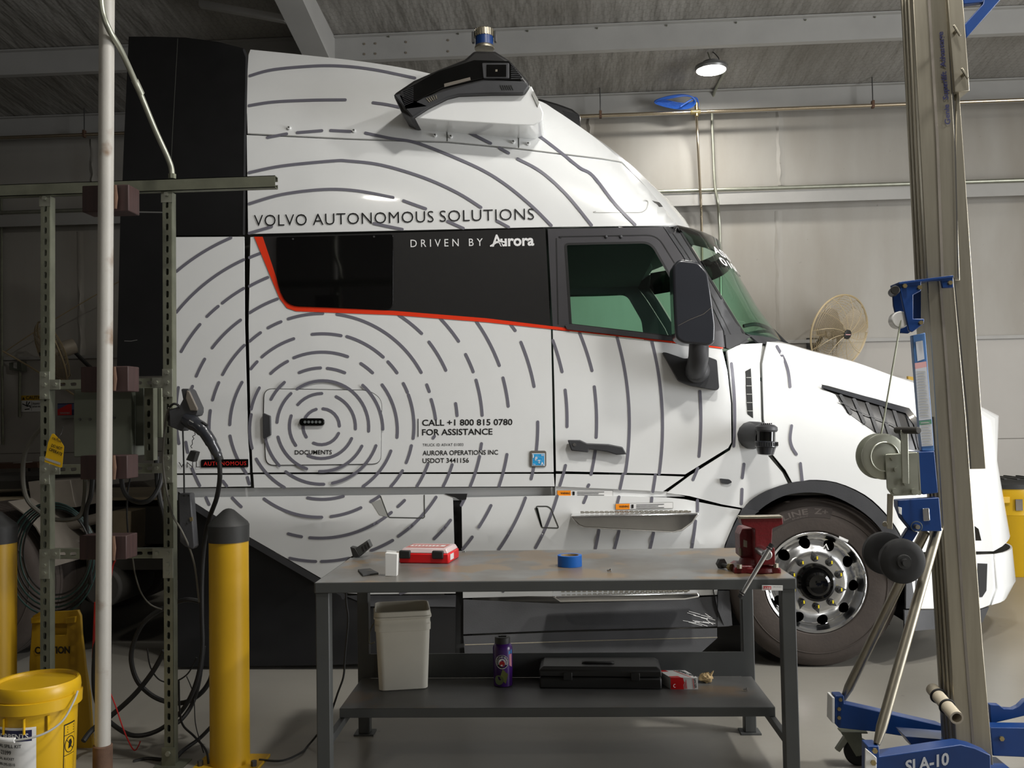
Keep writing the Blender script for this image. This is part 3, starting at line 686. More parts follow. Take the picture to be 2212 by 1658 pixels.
panel('mud_flap', [(1958, 1225), (1981, 1222), (1982, 1314), (1957, 1314)], 'plastic_grey', .0, both=False)
panel('fog_lamp', [(2106, 1136), (2114, 1142), (2120, 1167), (2108, 1167)], 'gloss_black', .006, step=8, both=False)
ao = [tuple(p) for p in spline([(1556, 1262), (1566, 1184), (1603, 1103), (1640, 1068), (1698, 1045), (1748, 1038), (1806, 1043), (1866, 1070), (1910, 1109), (1942, 1154), (1956, 1200), (1960, 1250)], 4)]
ai = [tuple(p) for p in spline([(1945, 1250), (1928, 1195), (1902, 1142), (1858, 1101), (1800, 1071), (1748, 1063), (1692, 1071), (1642, 1100), (1607, 1143), (1585, 1195), (1576, 1262)], 4)]
panel('wheel_arch_trim', ao+ai, 'plastic_grey', .012, step=16)
panel('wheel_arch_trim', [(1604, 1097), (1640, 1104), (1628, 1112), (1598, 1112)], 'plastic_grey', .03, both=False)
vt = [(1611, 801), (1622, 795), (1625, 850), (1627, 902), (1615, 893), (1612, 850)]
vent = panel('side_vent', vt, 'rubber_dark', .004, step=12, both=False)
for k in range(5): ribbon([(1612+.4*k, 815+18*k), (1625+.4*k, 815+18*k)], 1.5, S, .006, cap=False).build('vent_bar', 'seam_light', vent, recalc=False)
gr = [(1775, 830), (1790, 833), (1890, 861), (1964, 881), (1982, 904), (1992, 945), (1990, 975), (1950, 968), (1902, 941), (1829, 890), (1805, 851), (1780, 840)]
gv = panel('hood_vent', gr, 'band_black', .003, step=14, both=False)
ribbon([(1777, 835), (1890, 866), (1960, 887), (1980, 915), (1990, 965)], [5, 11, 12, 12, 12], S, .018).build('vent_frame', 'mirror_black', gv, recalc=False)
for k in range(6):
    x = 1815+29*k; yb = lerp1([(1800, 851), (1829, 890), (1902, 941), (1990, 975)], x+22)
    ribbon([(x, lerp1([(1790, 838), (1960, 886), (1990, 930)], x)+6), (x+24, yb-2)], 7, S, .012, cap=False).build('vent_rib', 'plastic_grey', gv, recalc=False)
ribbon([(1812, 866), (1870, 895), (1925, 915), (1950, 930)], 2, S, .014).build('vent_bar', 'plastic_grey', gv, recalc=False)
panel('side_marker', rnd([(1555, 1033), (1576, 1035), (1582, 1041), (1572, 1046), (1558, 1043)], 3), 'plastic_grey', .012, step=20, both=False, bevel=.003)
# --- steps
def chrome_step(front, Y, d, name, slots):
    o = MB().prism([atY(x, y, Y) for x, y in front], (0, d, 0)).build(name, 'chrome', TR, bevel=.012, seg=3)
    zt = max(atY(x, y, Y).z for x, y in front[:2])
    xa, xb = atY(*front[0], Y).x+.06, atY(*front[1], Y).x-.05
    t = MB()
    for r_ in range(3):
        yy = Y+.03+.035*r_
        for k in range(slots):
            xx = xa+(xb-xa)*(k+.5*(r_ % 2))/slots
            t.box((xx, yy, zt-.0), (xx+(xb-xa)/slots*.66, yy+.018, zt+.004))
    tr = t.build('tread_grip', 'alu_dull', o); tr['kind'] = 'stuff'
chrome_step([(1232, 1114), (1513, 1107), (1497, 1130), (1474, 1147), (1455, 1151), (1262, 1141), (1248, 1135)], 5.46, .16, 'upper_step', 22)
chrome_step([(1190, 1287), (1510, 1279), (1513, 1290), (1480, 1296), (1210, 1301)], 5.44, .19, 'lower_step', 24)
# --- door mirror
mh = rnd([(1453, 572), (1466, 559), (1508, 564), (1530, 588), (1538, 640), (1546, 700), (1545, 738), (1532, 746), (1476, 741), (1459, 730), (1455, 650)], 9, 4)
mo = MB().prism([atY(x, y, 5.32) for x, y in mh], (0, .19, 0)).build('mirror_housing', 'mirror_black', TR, bevel=.07, seg=6)
ribbon([(1465, 703), (1490, 690), (1520, 678), (1541, 660)], .6, lambda x, y, o=0: atY(x, y, 5.318), 0).build('scratch', 'frame_brown', mo, recalc=False)
MB().prism([atY(x, y, 5.34) for x, y in ((1456, 575), (1462, 570), (1464, 728), (1458, 722))], (0, .16, 0)).build('mirror_glass', 'chrome', mo)
ms = MB().tube([atY(1510, 735, 5.38), atY(1509, 770, 5.40), atY(1505, 790, 5.46), atY(1503, 800, 5.53)], [.056, .058, .06, .062], 14).build('mirror_arm', 'plastic_grey', TR)
mb_ = rnd([(1431, 760), (1440, 761), (1478, 774), (1530, 770), (1549, 777), (1554, 838), (1548, 843), (1490, 832), (1466, 822)], 4)
MB().prism([S(x, y, .05) for x, y in mb_], (0, .05, 0)).build('mirror_base', 'plastic_grey', TR, bevel=.02, seg=3)
MB().sphere(atY(1506, 800, 5.54), .075, 16, 10, (1, .9, 1)).build('mirror_pivot', 'plastic_grey', TR)
# --- lidar on the fender
c = atY(1655, 945, 5.40)
def lth(name, prof, m_, par, n=24): return MB().lathe(prof, c, (.05, 0, 1), n).build(name, m_, par)
br = MB().tube([atY(1622, 940, 5.62), atY(1640, 938, 5.5), c+Vector((0, .03, .0))], [.085, .075, .06], 14).build('sensor_bracket', 'plastic_grey', TR)
lth('sensor_cap', [(.035, .058), (.045, .064), (.062, .062), (.075, .045), (.08, .01)], 'plastic_grey', br)
lth('sensor_window', [(-.02, .052), (.035, .052)], 'gloss_black', br)
lth('sensor_ring', [(-.055, .055), (-.05, .064), (-.022, .064), (-.018, .056)], 'mirror_black', br)
lth('sensor_bowl', [(-.10, .02), (-.095, .045), (-.055, .056)], 'mirror_black', br)
for k in range(14):
    a = -math.pi*(.08+.84*k/13); p = c+Vector((.064*math.cos(a), .064*math.sin(a), -.036)); MB().obox(p, (.0018, 0, 0), (0, .003, 0), (0, 0, .011)).build('cooling_fin', 'rubber_dark', br)
for k in range(6):
    p = c+Vector((-.03+.011*k, -.03, .081)); MB().obox(p, (.0018, 0, 0), (0, .012, 0), (0, 0, .003)).build('cap_slot', 'rubber_dark', br)
# --- roof sensor pod
pk = lambda *a: [(820+.20805*x, 50+.2081*y) for x, y in a]
body = pk((135, 735), (225, 925), (340, 985), (500, 880), (700, 780), (820, 750), (1160, 738), (1500, 735), (1562, 650), (1542, 590), (1350, 380), (1200, 285), (980, 280), (880, 370), (600, 480), (350, 590))
pod = MB().prism([atY(x, y, 5.47) for x, y in body], (0, .50, 0)).build('sensor_pod', 'band_black', TR, bevel=.02, seg=3)
MB().prism([atY(x, y, 5.455) for x, y in pk((140, 740), (340, 978), (500, 872), (700, 772), (820, 742), (1160, 730), (1495, 728), (1556, 648), (1500, 600), (1080, 588), (900, 632), (650, 700), (450, 770), (280, 870), (215, 730))], (0, .03, 0)).build('pod_lower_band', 'plastic_grey', pod, bevel=.008)
face = pk((240, 700), (600, 500), (980, 380), (1340, 390), (1480, 560), (1470, 590), (1080, 570), (660, 670), (290, 850))
MB().prism([atY(x, y, 5.458) for x, y in face], (0, .02, 0)).build('pod_visor', 'gloss_black', pod, bevel=.004)
MB().prism([atY(x, y, 5.452) for x, y in rnd(pk((1060, 410), (1345, 410), (1345, 572), (1075, 572)), 3)], (0, .02, 0)).build('pod_camera_frame', 'plastic_grey', pod, bevel=.004)
MB().prism([atY(x, y, 5.449) for x, y in pk((1110, 430), (1315, 430), (1315, 555), (1110, 555))], (0, .01, 0)).build('pod_camera', 'gloss_black', pod)
MB().prism([atY(x, y, 5.447) for x, y in pk((1202, 480), (1224, 480), (1224, 502), (1202, 502))], (0, .004, 0)).build('pod_lens', 'alu_dull', pod)
MB().prism([atY(x, y, 5.455) for x, y in pk((670, 628), (940, 560), (945, 590), (672, 662))], (0, .01, 0)).build('pod_window', 'frame_brown', pod)
for k in range(6):
    MB().prism([atY(x, y, 5.451) for x, y in pk((1250+22*k, 642), (1258+22*k, 642), (1278+22*k, 690), (1270+22*k, 690))], (0, .006, 0)).build('pod_vent', 'rubber_dark', pod)
for k in range(5):
    MB().prism([atY(x, y, 5.451) for x, y in pk((483+24*k, 780-8*k), (490+24*k, 776-8*k), (525+18*k, 815-8*k), (518+18*k, 820-8*k))], (0, .006, 0)).build('pod_vent', 'alu_dull', pod)
for k in range(8):
    MB().prism([atY(x, y, 5.454) for x, y in pk((1365, 430+20*k), (1390+12*k, 440+18*k), (1392+12*k, 446+18*k), (1365, 437+20*k))], (0, .006, 0)).build('pod_rib', 'plastic_grey', pod)
for k in range(9):
    MB().prism([atY(x, y, 5.453) for x, y in pk((218+5*k, 712+17*k), (350, 660+19*k), (350, 664+19*k), (220+5*k, 717+17*k))], (0, .006, 0)).build('pod_rib', 'plastic_grey', pod)
wl = pk((340, 985), (500, 882), (700, 782), (820, 752), (1160, 740), (1500, 737), (1562, 655), (1575, 650), (1640, 780), (1700, 930), (1690, 1005), (1600, 1060), (1400, 1055), (1000, 1030), (700, 1012))
MB().prism([atY(x, y, 5.50) for x, y in wl], (0, .5, 0)).build('pod_base', 'truck_white', TR, bevel=.03, seg=4)
MB().prism([atY(x, y, 5.494) for x, y in pk((1580, 735), (1600, 700), (1657, 825), (1642, 868))], (0, .01, 0)).build('pod_marker', 'seam_light', TR)
lc = atY(1046.5, 106, 5.72); ax = (0, 0, 1)
ld = MB().lathe([(0, .062), (.012, .062), (.02, .057)], lc, ax, 28).build('lidar_base', 'alu_dull', TR)
MB().lathe([(.018, .056), (.075, .056)], lc, ax, 28).build('lidar_band', 'lift_blue', ld)
MB().lathe([(.075, .058), (.118, .058), (.126, .05)], lc, ax, 28).build('lidar_cap', 'alu_dull', ld)
for k in range(22):
    a = 2*math.pi*k/22; MB().obox(lc+Vector((.059*math.cos(a), .059*math.sin(a), .097)), (.003*math.cos(a), .003*math.sin(a), 0), (-.004*math.sin(a), .004*math.cos(a), 0), (0, 0, .021)).build('lidar_fin', 'alu_dull', ld)
for s in (-1, 1):
    MB().obox(lc+Vector((s*.07, 0, .075)), (.008, 0, 0), (0, .015, 0), (0, 0, .035)).build('lidar_bracket', 'bolt_dark', ld, bevel=.003)
fp = pk((1640, 770), (1850, 830), (2000, 885), (2085, 950), (2090, 1130), (1830, 1130), (1640, 1050))
fo = MB().prism([atY(x, y, 7.75) for x, y in fp], (0, .4, 0)).build('sensor_pod', 'band_black', TR, bevel=.02)
for k in range(12):
    MB().prism([atY(x, y, 7.745) for x, y in pk((1900+8*k, 905+14*k), (2075, 950+12*k), (2075, 954+12*k), (1900+8*k, 909+14*k))], (0, .006, 0)).build('pod_rib', 'plastic_grey', fo)
# --- wheels
RW = .505
def wheel(cx, y0, s, parent, full=True):      # y0 outer face, s=+1 body lies towards +y
    prof = [(.03, .290), (.008, .31), (0, .37), (.004, .44), (.025, .487), (.05, .503)]
    for g_ in (.085, .14, .195): prof += [(g_, RW), (g_+.002, RW-.014), (g_+.009, RW-.014), (g_+.011, RW)]
    prof += [(.235, .503), (.258, .487), (.28, .44), (.28, .36), (.25, .29)]
    t = MB().lathe([(h*s, r) for h, r in prof], (cx, y0, RW), (0, 1, 0), 72, cap=False).build('tire', 'rubber', parent, ang=40)
    MB().torus((cx, y0+.001*s, RW), (0, 1, 0), .415, .0025, 72, 6).build('sidewall_ridge', 'rubber', t)
    dep = [(0, .02), (.165, .02), (.178, .022), (.19, .03), (.21, .046), (.23, .060), (.25, .070), (.262, .066), (.275, .045), (.283, .016), (.290, .005), (.298, .010)]
    W_ = 2*math.pi*.232; el = lambda c_: [(c_+.033*math.cos(2*math.pi*k/16), .232+.033*math.sin(2*math.pi*k/16)) for k in range(16)]
    v, f = fill2d([[(0, .001), (W_, .001), (W_, .298), (0, .298)]]+[el(W_*(k+.5)/10) for k in range(10)], .0135)
    m_ = MB().add([(cx+b*math.cos(a/.232+.2), y0+s*lerp1(dep, b), RW+b*math.sin(a/.232+.2)) for a, b in v], f)
    bm_ = bmesh.new(); vs_ = [bm_.verts.new(q_) for q_ in m_.v]
    for f_ in m_.f: bm_.faces.new([vs_[i_] for i_ in f_])
    bmesh.ops.remove_doubles(bm_, verts=bm_.verts, dist=.0004); bm_.verts.index_update()
    m_ = MB().add([tuple(q_.co) for q_ in bm_.verts], [tuple(q_.index for q_ in f_.verts) for f_ in bm_.faces]); bm_.free()
    rim = orient(m_, (0, -s, 0)).build('rim', 'alu', parent, recalc=False, solid=.012, ang=30)
    MB().lathe([(.13*s, .296), (.13*s, .02)], (cx, y0, RW), (0, 1, 0), 40).build('brake_drum', 'rubber_dark', rim)
    if full:
        for k in range(10):
            a = 2*math.pi*(k+.5)/10; p = Vector((cx+.143*math.cos(a), y0+.02*s, RW+.143*math.sin(a)))
            n_ = MB().cyl(p, p+Vector((0, -.012*s, 0)), .021, n=16).cyl(p, p+Vector((0, -.03*s, 0)), .0165, n=6).build('lug_nut', 'bolt_dark', rim)
            MB().cyl(p+Vector((0, -.03*s, 0)), p+Vector((0, -.045*s, 0)), .009, n=8).build('stud', 'bolt_dark', n_)
            ca = Vector((math.cos(a+.35), 0, math.sin(a+.35))); cb = Vector((0, 1, 0)).cross(ca)
            MB().prism([p+ca*.045+Vector((0, -.004*s, 0)), p+cb*.021+Vector((0, -.004*s, 0)), p-cb*.021+Vector((0, -.004*s, 0))], (0, -.004*s, 0)).build('nut_indicator', 'bolt_dark', n_)
            MB().obox(p+Vector((.004, -.047*s, .008)), (.004, 0, 0), (0, .003, 0), (0, 0, .009)).build('indicator_dot', 'yellow_dot', n_)
        MB().lathe([(.015*s, .112), (-.02*s, .108), (-.025*s, .095), (-.02*s, .08), (-.05*s, .07), (-.06*s, .055), (-.055*s, .03), (-.055*s, .001)], (cx, y0, RW), (0, 1, 0), 40).build('hub_cap', 'gloss_black', rim)
    return t, rim
tire, rim = wheel(wx, 5.64, 1, TR)
wheel(wx, 2*YC-5.64, -1, TR, False)
def arc_text(s, r, a0, da, h, m_=None):       # lettering on the sidewall
    fn = lambda x, y: Vector((wx+(r-y)*math.sin(a0+x), 5.6385, RW+(r-y)*math.cos(a0+x)))
    return text_map(s, fn, (0, 0), (da, 0), h, .02, mb=m_)
rows = [[(wx+r_*math.sin(R(a_)), 5.6392, RW+r_*math.cos(R(a_))) for a_ in range(-46, 16, 3)] for r_ in (.388, .452)]
camface(MB().grid(rows)).build('lettering_field', 'tire_dark', tire, recalc=False)
mt = arc_text('LINE', .408, R(-26), R(21), .034); arc_text('Z+', .408, R(0), R(11), .034, mt); arc_text('ENERGY', .393, R(-19), R(14), .009, mt)
camface(mt).build('tire_lettering', 'tire_letter', tire, recalc=False, smooth=False)
p = lambda x, y: atY(x, y, 5.6375)
MB().add([p(1813, 1157), p(1833, 1166), p(1831, 1171), p(1812, 1162)], [(0, 1, 2, 3)]).build('tire_sticker', 'sticker_white', tire)
sg = MB().add([p(1775, 1185), p(1785, 1173), p(1791, 1187)], [(0, 1, 2)]).build('rim_sticker', 'sticker_white', rim)
camface(text_map('A', lambda x, y: p(x, y)+Vector((0, -.002, 0)), (1779, 1186), (1788, 1186), 9, .03)).build('rim_mark', 'text_black', rim, recalc=False)
rows = []
for yy in (YT+.06, 6.25):
    rows.append([(wx+.60*math.cos(R(a)), yy, RW+.60*math.sin(R(a))) for a in range(-25, 206, 10)])
MB().grid(rows).build('wheel_well', 'rubber_dark', TR); 
MB().box((wx-.62, 6.25, .12), (wx+.62, 6.27, 1.15)).build('wheel_well_wall', 'rubber_dark', TR)
# --- chassis behind the sleeper
for yy in (6.42, 7.2): MB().box((-6.2, yy, .66), (wx+.6, yy+.08, .93)).build('frame_rail', 'frame_dark', TR, bevel=.006)
for xx in (-2.6, -4.2, -5.4): MB().box((xx, 6.5, .70), (xx+.1, 7.2, .88)).build('cross_member', 'frame_dark', TR)
rx = atY(-70, 1262, 5.66).x
for cx in (rx, rx-1.32):
    for s, y0 in ((1, 5.64), (1, 5.95), (-1, 2*YC-5.64), (-1, 2*YC-5.95)):
        wheel(cx, y0, s, TR, False)
    MB().cyl((cx, 5.9, RW), (cx, 2*YC-5.9, RW), .09, n=16).build('axle', 'frame_dark', TR)
def qfender(y0, y1):
    m_ = MB(); pts = [(rx+.58*math.cos(R(a)), RW+.60*math.sin(R(a))) for a in (12, 25, 38, 50, 62)]
    rows = [[(x, y0, z) for x, z in pts], [(x, y1, z) for x, z in pts]]
    return m_.grid(rows).build('quarter_fender', 'frame_brown', TR, solid=.008)
qfender(5.64, 6.22); qfender(2*YC-6.22, 2*YC-5.64)
MB().cyl((rx+.45, 5.9, .80), (rx+.45, 6.5, .72), .025).build('fender_bracket', 'frame_dark', TR)
a, b = atY(120, 1042, 5.95), atY(163, 1118, 5.8)
MB().prism([atY(x, y, 5.9) for x, y in ((60, 1040), (152, 1036), (160, 1080), (165, 1095), (90, 1100), (66, 1080))], (0, .4, 0)).build('fender_flap', 'frame_brown', TR, bevel=.004)
MB().box((-4.9, 6.35, .98), (-2.15, 7.35, 1.0)).build('deck_plate', 'frame_tan', TR)
MB().prism([atY(x, y, 6.2) for x, y in ((242, 1103), (283, 1103), (281, 1190), (242, 1190))], (0, .75, 0)).build('battery_box', 'frame_tan', TR, bevel=.006)
MB().cyl(atY(118, 1142, 6.0), atY(215, 1118, 6.0), .035).build('air_pipe', 'frame_brown', TR)
MB().cyl(atY(130, 1176, 6.0), atY(175, 1168, 6.0), .012).build('chrome_rod', 'chrome', TR)
MB().cyl(atY(140, 1235, 6.15), atY(140, 1330, 6.15), .10, n=20).build('air_tank', 'frame_brown', TR)
MB().cyl((rx+.75, 5.9, .45), (rx+.75, 6.4, .45), .13, n=24).build('air_tank', 'frame_dark', TR, bevel=.02)
MB().lathe([(0, .40), (.06, .42), (.09, .38)], (rx-.3, YC, 1.06), (0, 0, 1), 32).build('fifth_wheel', 'frame_dark', TR)
hel = [atY(40+185*t, 1040+3*t, 6.9)+Vector((0, .05*math.cos(t*150), .05*math.sin(t*150))) for t in [k/240 for k in range(241)]]
MB().tube(hel, .007, 5).build('coiled_air_line', 'cable', TR)
MB().box((-3.1, 6.0, .55), (-2.2, 7.7, .62)).build('chassis_pan', 'frame_dark', TR)

# --- graphics: dashes of rings around a centre, given by their two ends (photo pixels through crop frames)
CR = (694, 919)
crops = {'A2': (0, 400, .27137), 'A3': (0, 800, .27137), 'A5': (500, 0, .36183), 'A7': (1612, 558, .27137), 'A7b': (1612, 858, .27137), 'B1': (520, 420, .3166), 'B2': (520, 800, .3166), 'B3': (1120, 440, .27137), 'B4': (1120, 840, .27137)}
DASH = {'B1': [(325,848,560,811),(657,817,1232,1213),(187,909,275,867),(62,1000,135,942),(62,806,250,712),(60,625,185,565),(60,430,130,402),(488,953,685,962),(725,968,973,1108),(145,1107,362,983),(70,1188,112,1140),(205,1220,320,1137),(363,1113,730,1105),(820,1152,900,1215),(1005,1140,1067,1215),(400,1214,545,1182),(592,1185,710,1215),(1083,825,1235,947),(1285,1005,1400,1198),(1365,848,1487,1000),(1535,1090,1587,1208),(1610,868,1765,1165),(1845,890,1873,927),(1912,1007,2002,1308),(2130,995,2193,1208),(1270,1297,1287,1343),(1110,1288,1138,1348),(1606,1265,1648,1505),(1790,1250,1826,1443),(1467,1425,1477,1507)],
 'B2': [(127,118,72,263),(298,80,207,196),(385,125,873,413),(832,100,970,400),(965,97,1067,455),(1145,165,1177,462),(1300,197,1330,330),(343,156,248,353),(390,232,553,156),(652,178,783,398),(345,308,376,510),(515,264,448,453),(562,260,674,378),(668,428,497,494),(757,463,460,580),(255,453,450,670),(167,455,263,648),(827,515,537,688),(923,512,625,768),(308,690,567,775),(107,603,298,797),(1025,548,835,790),(1165,512,1130,627),(1104,683,1025,790),(1278,637,1203,788),(1443,642,1383,787),(1643,498,1637,535),(1630,585,1567,787),(1817,572,1763,787),(2027,350,1982,738),(1313,460,1322,448),(72,300,78,530),(457,868,700,857),(160,875,553,1000),(617,995,820,935),(888,893,945,857),(1073,927,1118,885),(472,1140,1028,967),(325,1113,415,1133),(1075,1130,1333,863),(1320,1147,1432,1020),(1625,1067,1708,920),(1760,1220,1943,868),(1515,1218,1580,1135),(2012,1208,2160,855),(335,1280,512,1302),(552,1302,740,1280),(890,1228,1037,1158),(1505,918,1528,873),(1090,1520,1170,1490),(1790,1505,1800,1490)],
 'A2': [(1405,685,1838,418),(1405,1010,1940,592),(1770,937,1940,820),(1648,1043,1737,963),(1443,1322,1592,1107),(1690,1293,1915,1072),(1563,1518,1630,1383),(1773,1505,1945,1273)],
 'A3': [(1693,233,1742,95),(1830,430,1927,93),(1665,480,1675,318),(1690,640,1700,700),(1832,520,1960,815),(1970,850,1985,900),(1480,570,1495,650),(1530,780,1590,915),(1775,880,1805,918),(1533,125,1515,170),(1420,135,1425,580),(1640,1010,1665,1065),(1850,1012,1920,1083)],
 'B4': [(375,607,330,765),(612,490,578,678),(560,762,553,775),(832,680,808,793),(1090,682,1070,815),(1427,630,1390,720),(1795,597,1782,705),(1780,797,1775,912),(540,853,520,903),(800,858,788,905),(1062,865,1058,905),(1425,885,1425,970),(640,1125,612,1270),(800,1130,765,1268),(1075,1145,1048,1268),(1410,1050,1380,1262)],
 None: [(1333,728,1351,1021),(1408,736,1424,1023),(1512,845,1510,985),(1284,835,1288,944),(1221,842,1225,921),(1252,718,1279,800),(1580,785,1585,963)]}
POLY = {'A5': [[(110,452),(250,415),(500,393),(680,395),(850,415),(1000,445),(1095,465)],[(105,630),(250,608),(480,597),(680,595)],[(845,612),(920,622),(1000,638)],[(215,820),(330,798)],[(393,791),(540,779)],[(592,778),(710,784)],[(800,793),(950,825),(1100,850),(1300,925),(1500,1015),(1650,1110),(1800,1235),(1910,1345)],[(105,1030),(300,990),(600,960),(700,960),(900,985),(1150,1060),(1350,1150),(1490,1237)],[(105,1216),(300,1160),(550,1130),(750,1138),(965,1178)],[(1027,1197),(1160,1245)],[(105,1392),(240,1352)],[(850,1333),(1020,1368)],[(1290,1320),(1385,1362)],[(1585,1317),(1655,1355)],[(1405,783),(1548,855)],[(1600,882),(1655,913)],[(1708,947),(1850,1025),(2000,1160),(2150,1343)],[(1740,748),(1850,820),(1980,920),(2080,1000),(2160,1050),(2290,1216),(2410,1340)]],
 'A7': [[(245,700),(300,800),(335,900),(350,1020)],[(362,1330),(350,1430),(365,1500),(400,1557)]], 'A7b': [[(432,525),(440,600),(447,665)]]}
for cn, lst in DASH.items():
    ox, oy, s = crops[cn] if cn else (0, 0, 1.)
    for x1, y1, x2, y2 in lst:
        a = Vector((ox+s*x1-CR[0], oy+s*y1-CR[1])); b = Vector((ox+s*x2-CR[0], oy+s*y2-CR[1]))
        ta, tb = math.atan2(a.y, a.x), math.atan2(b.y, b.x); dt = (tb-ta+math.pi) % (2*math.pi)-math.pi
        n = max(2, int(abs(dt)*a.length/10)+1)
        pl = [Vector(CR)+Vector((math.cos(ta+dt*k/n), math.sin(ta+dt*k/n)))*(a.length+(b.length-a.length)*k/n) for k in range(n+1)]
        ribbon(pl, 6.6, S, .0085 if (560 < pl[0].x < 830 and 835 < pl[0].y < 1008) or (560 < pl[-1].x < 830 and 835 < pl[-1].y < 1008) else .0018, dens=10).build('ring_dash', 'line_grey', TR, recalc=False, smooth=False)
for cn, lst in POLY.items():
    ox, oy, s = crops[cn]
    for pl in lst:
        ribbon(spline([(ox+s*x, oy+s*y) for x, y in pl], 6) if len(pl) > 2 else [(ox+s*x, oy+s*y) for x, y in pl], 6.2, S, .004, dens=8).build('ring_dash', 'line_grey', TR, recalc=False, smooth=False)
# --- lettering
tS = lambda x, y: S(x, y, .0045 if y < 492 else .0018); tD = lambda x, y: S(x, y, .010)
def lettering(name, m_, items, fn=tS):
    for s, p0, p1, h, bold, sp_ in items:
        m2 = camface(text_map(s, fn, p0, p1, h, bold, sp_)); v_, f_ = text2d(s, bold, sp_); words = s.split(' '); lim = []
        for k in range(len(words)): lim.append(max(q_[0] for q_ in text2d(' '.join(words[:k+1]), bold, sp_)[0])+.02)
        for k in range(len(words)):                      # one part for each word
            lo_ = lim[k-1] if k else -1e9; w_ = MB(); w_.v = m2.v
            w_.f = [f2 for f1, f2 in zip(f_, m2.f) if lo_ < sum(v_[i][0] for i in f1)/len(f1) <= lim[k]]
            used = sorted({i for f2 in w_.f for i in f2}); ix = {i: j for j, i in enumerate(used)}
            MB().add([m2.v[i] for i in used], [tuple(ix[i] for i in f2) for f2 in w_.f]).build(name, m_, TR, recalc=False, smooth=False)
lettering('roof_lettering', 'text_black', [('VOLVO', (549, 488.5), (663, 486.3), 26, -.006, 1.06), ('AUTONOMOUS', (676, 486), (937, 479.5), 26, -.006, 1.06), ('SOLUTIONS', (950, 479), (1154, 474), 26, -.006, 1.06)])
lettering('band_lettering', 'text_white', [('DRIVEN BY', (887, 533.5), (1043, 530.5), 17, 0, 1.6), ('urora', (1081, 531), (1154, 529.3), 24, .03, 1.), ('A', (1062, 532), (1086, 531), 26, .02, 1.)])
ribbon([(1060, 531), (1078, 520), (1092, 523)], 3.5, S, .006).build('band_mark', 'text_white', TR, recalc=False)
lettering('side_lettering', 'text_black', [('CALL +1 800 815 0780', (912, 919), (1107, 917.3), 13.5, .016, 1.), ('FOR ASSISTANCE', (912, 939.5), (1064, 938), 13.5, .016, 1.), ('TRUCK ID ASVAT 01003', (913, 963.5), (1001, 962.6), 6.2, 0, 1.05), ('AURORA OPERATIONS INC', (913, 983), (1076, 981.2), 10.5, .012, 1.), ('USDOT 3441156', (913, 999.5), (1013, 998.5), 10.5, .012, 1.)])
ribbon([(903, 904), (903, 943)], 2, S, .004, cap=False).build('side_bar', 'text_black', TR, recalc=False)
lettering('door_lettering', 'text_black', [('DOCUMENTS', (637, 981), (717, 980.5), 9.5, .014, 1.)], lambda x, y: S(x, y, .0095))
dc = panel('permit_frame', rnd([(1144, 973), (1180, 973), (1180, 1008), (1144, 1008)], 5), 'frame_brown', .006, both=False, bevel=.002)
MB().add([S(*q_, .008) for q_ in ((1149, 978.5), (1177, 978.5), (1177, 1006), (1149, 1006))], [(0, 1, 2, 3)]).build('permit_paper', 'sticker_white', dc)
MB().add([S(*q_, .010) for q_ in ((1150.5, 980), (1175.7, 980), (1175.7, 1004.6), (1150.5, 1004.6))], [(0, 1, 2, 3)]).build('permit_blue', 'sticker_blue', dc)
mb = MB(); fn = lambda x, y: S(x, y, .012)
for s, x, y, w_ in (('I', 1151, 988, 2.2), ('F', 1156.4, 993.2, 5), ('T', 1161.6, 1000, 6), ('A', 1168, 1004, 6.6)): text_map(s, fn, (x, y), (x+w_, y), 7, .03, mb=mb)
text_map('25', fn, (1169, 984.2), (1174.6, 984.2), 3.2, .02, mb=mb); text_map('TX', fn, (1151.5, 1004), (1157, 1004), 2.6, .02, mb=mb)
camface(mb).build('permit_letters', 'text_white', dc, recalc=False, smooth=False)
ribbon([(1153, 990), (1156, 995), (1160, 994), (1163, 999), (1166, 1000), (1168, 996), (1172, 993), (1171.5, 988), (1163, 986.5), (1162, 983), (1158, 983), (1158, 990), (1153, 990)], .5, S, .0115).build('permit_map', 'label_sky', dc, recalc=False)
bp = panel('badge', rnd([(434, 993), (440, 992), (536, 991), (536, 1008.5), (434, 1009.5)], 2), 'gloss_black', .006, both=False)
lettering('badge_lettering', 'red_text', [('AUTONOMOUS', (440, 1005), (532, 1004), 8.5, .006, 1.12)], lambda x, y: S(x, y, .009))
lettering('badge_initials', 'chrome', [('VNL', (386, 1010), (432, 1009), 13, 0., 1.25)], lambda x, y: S(x, y, .009))
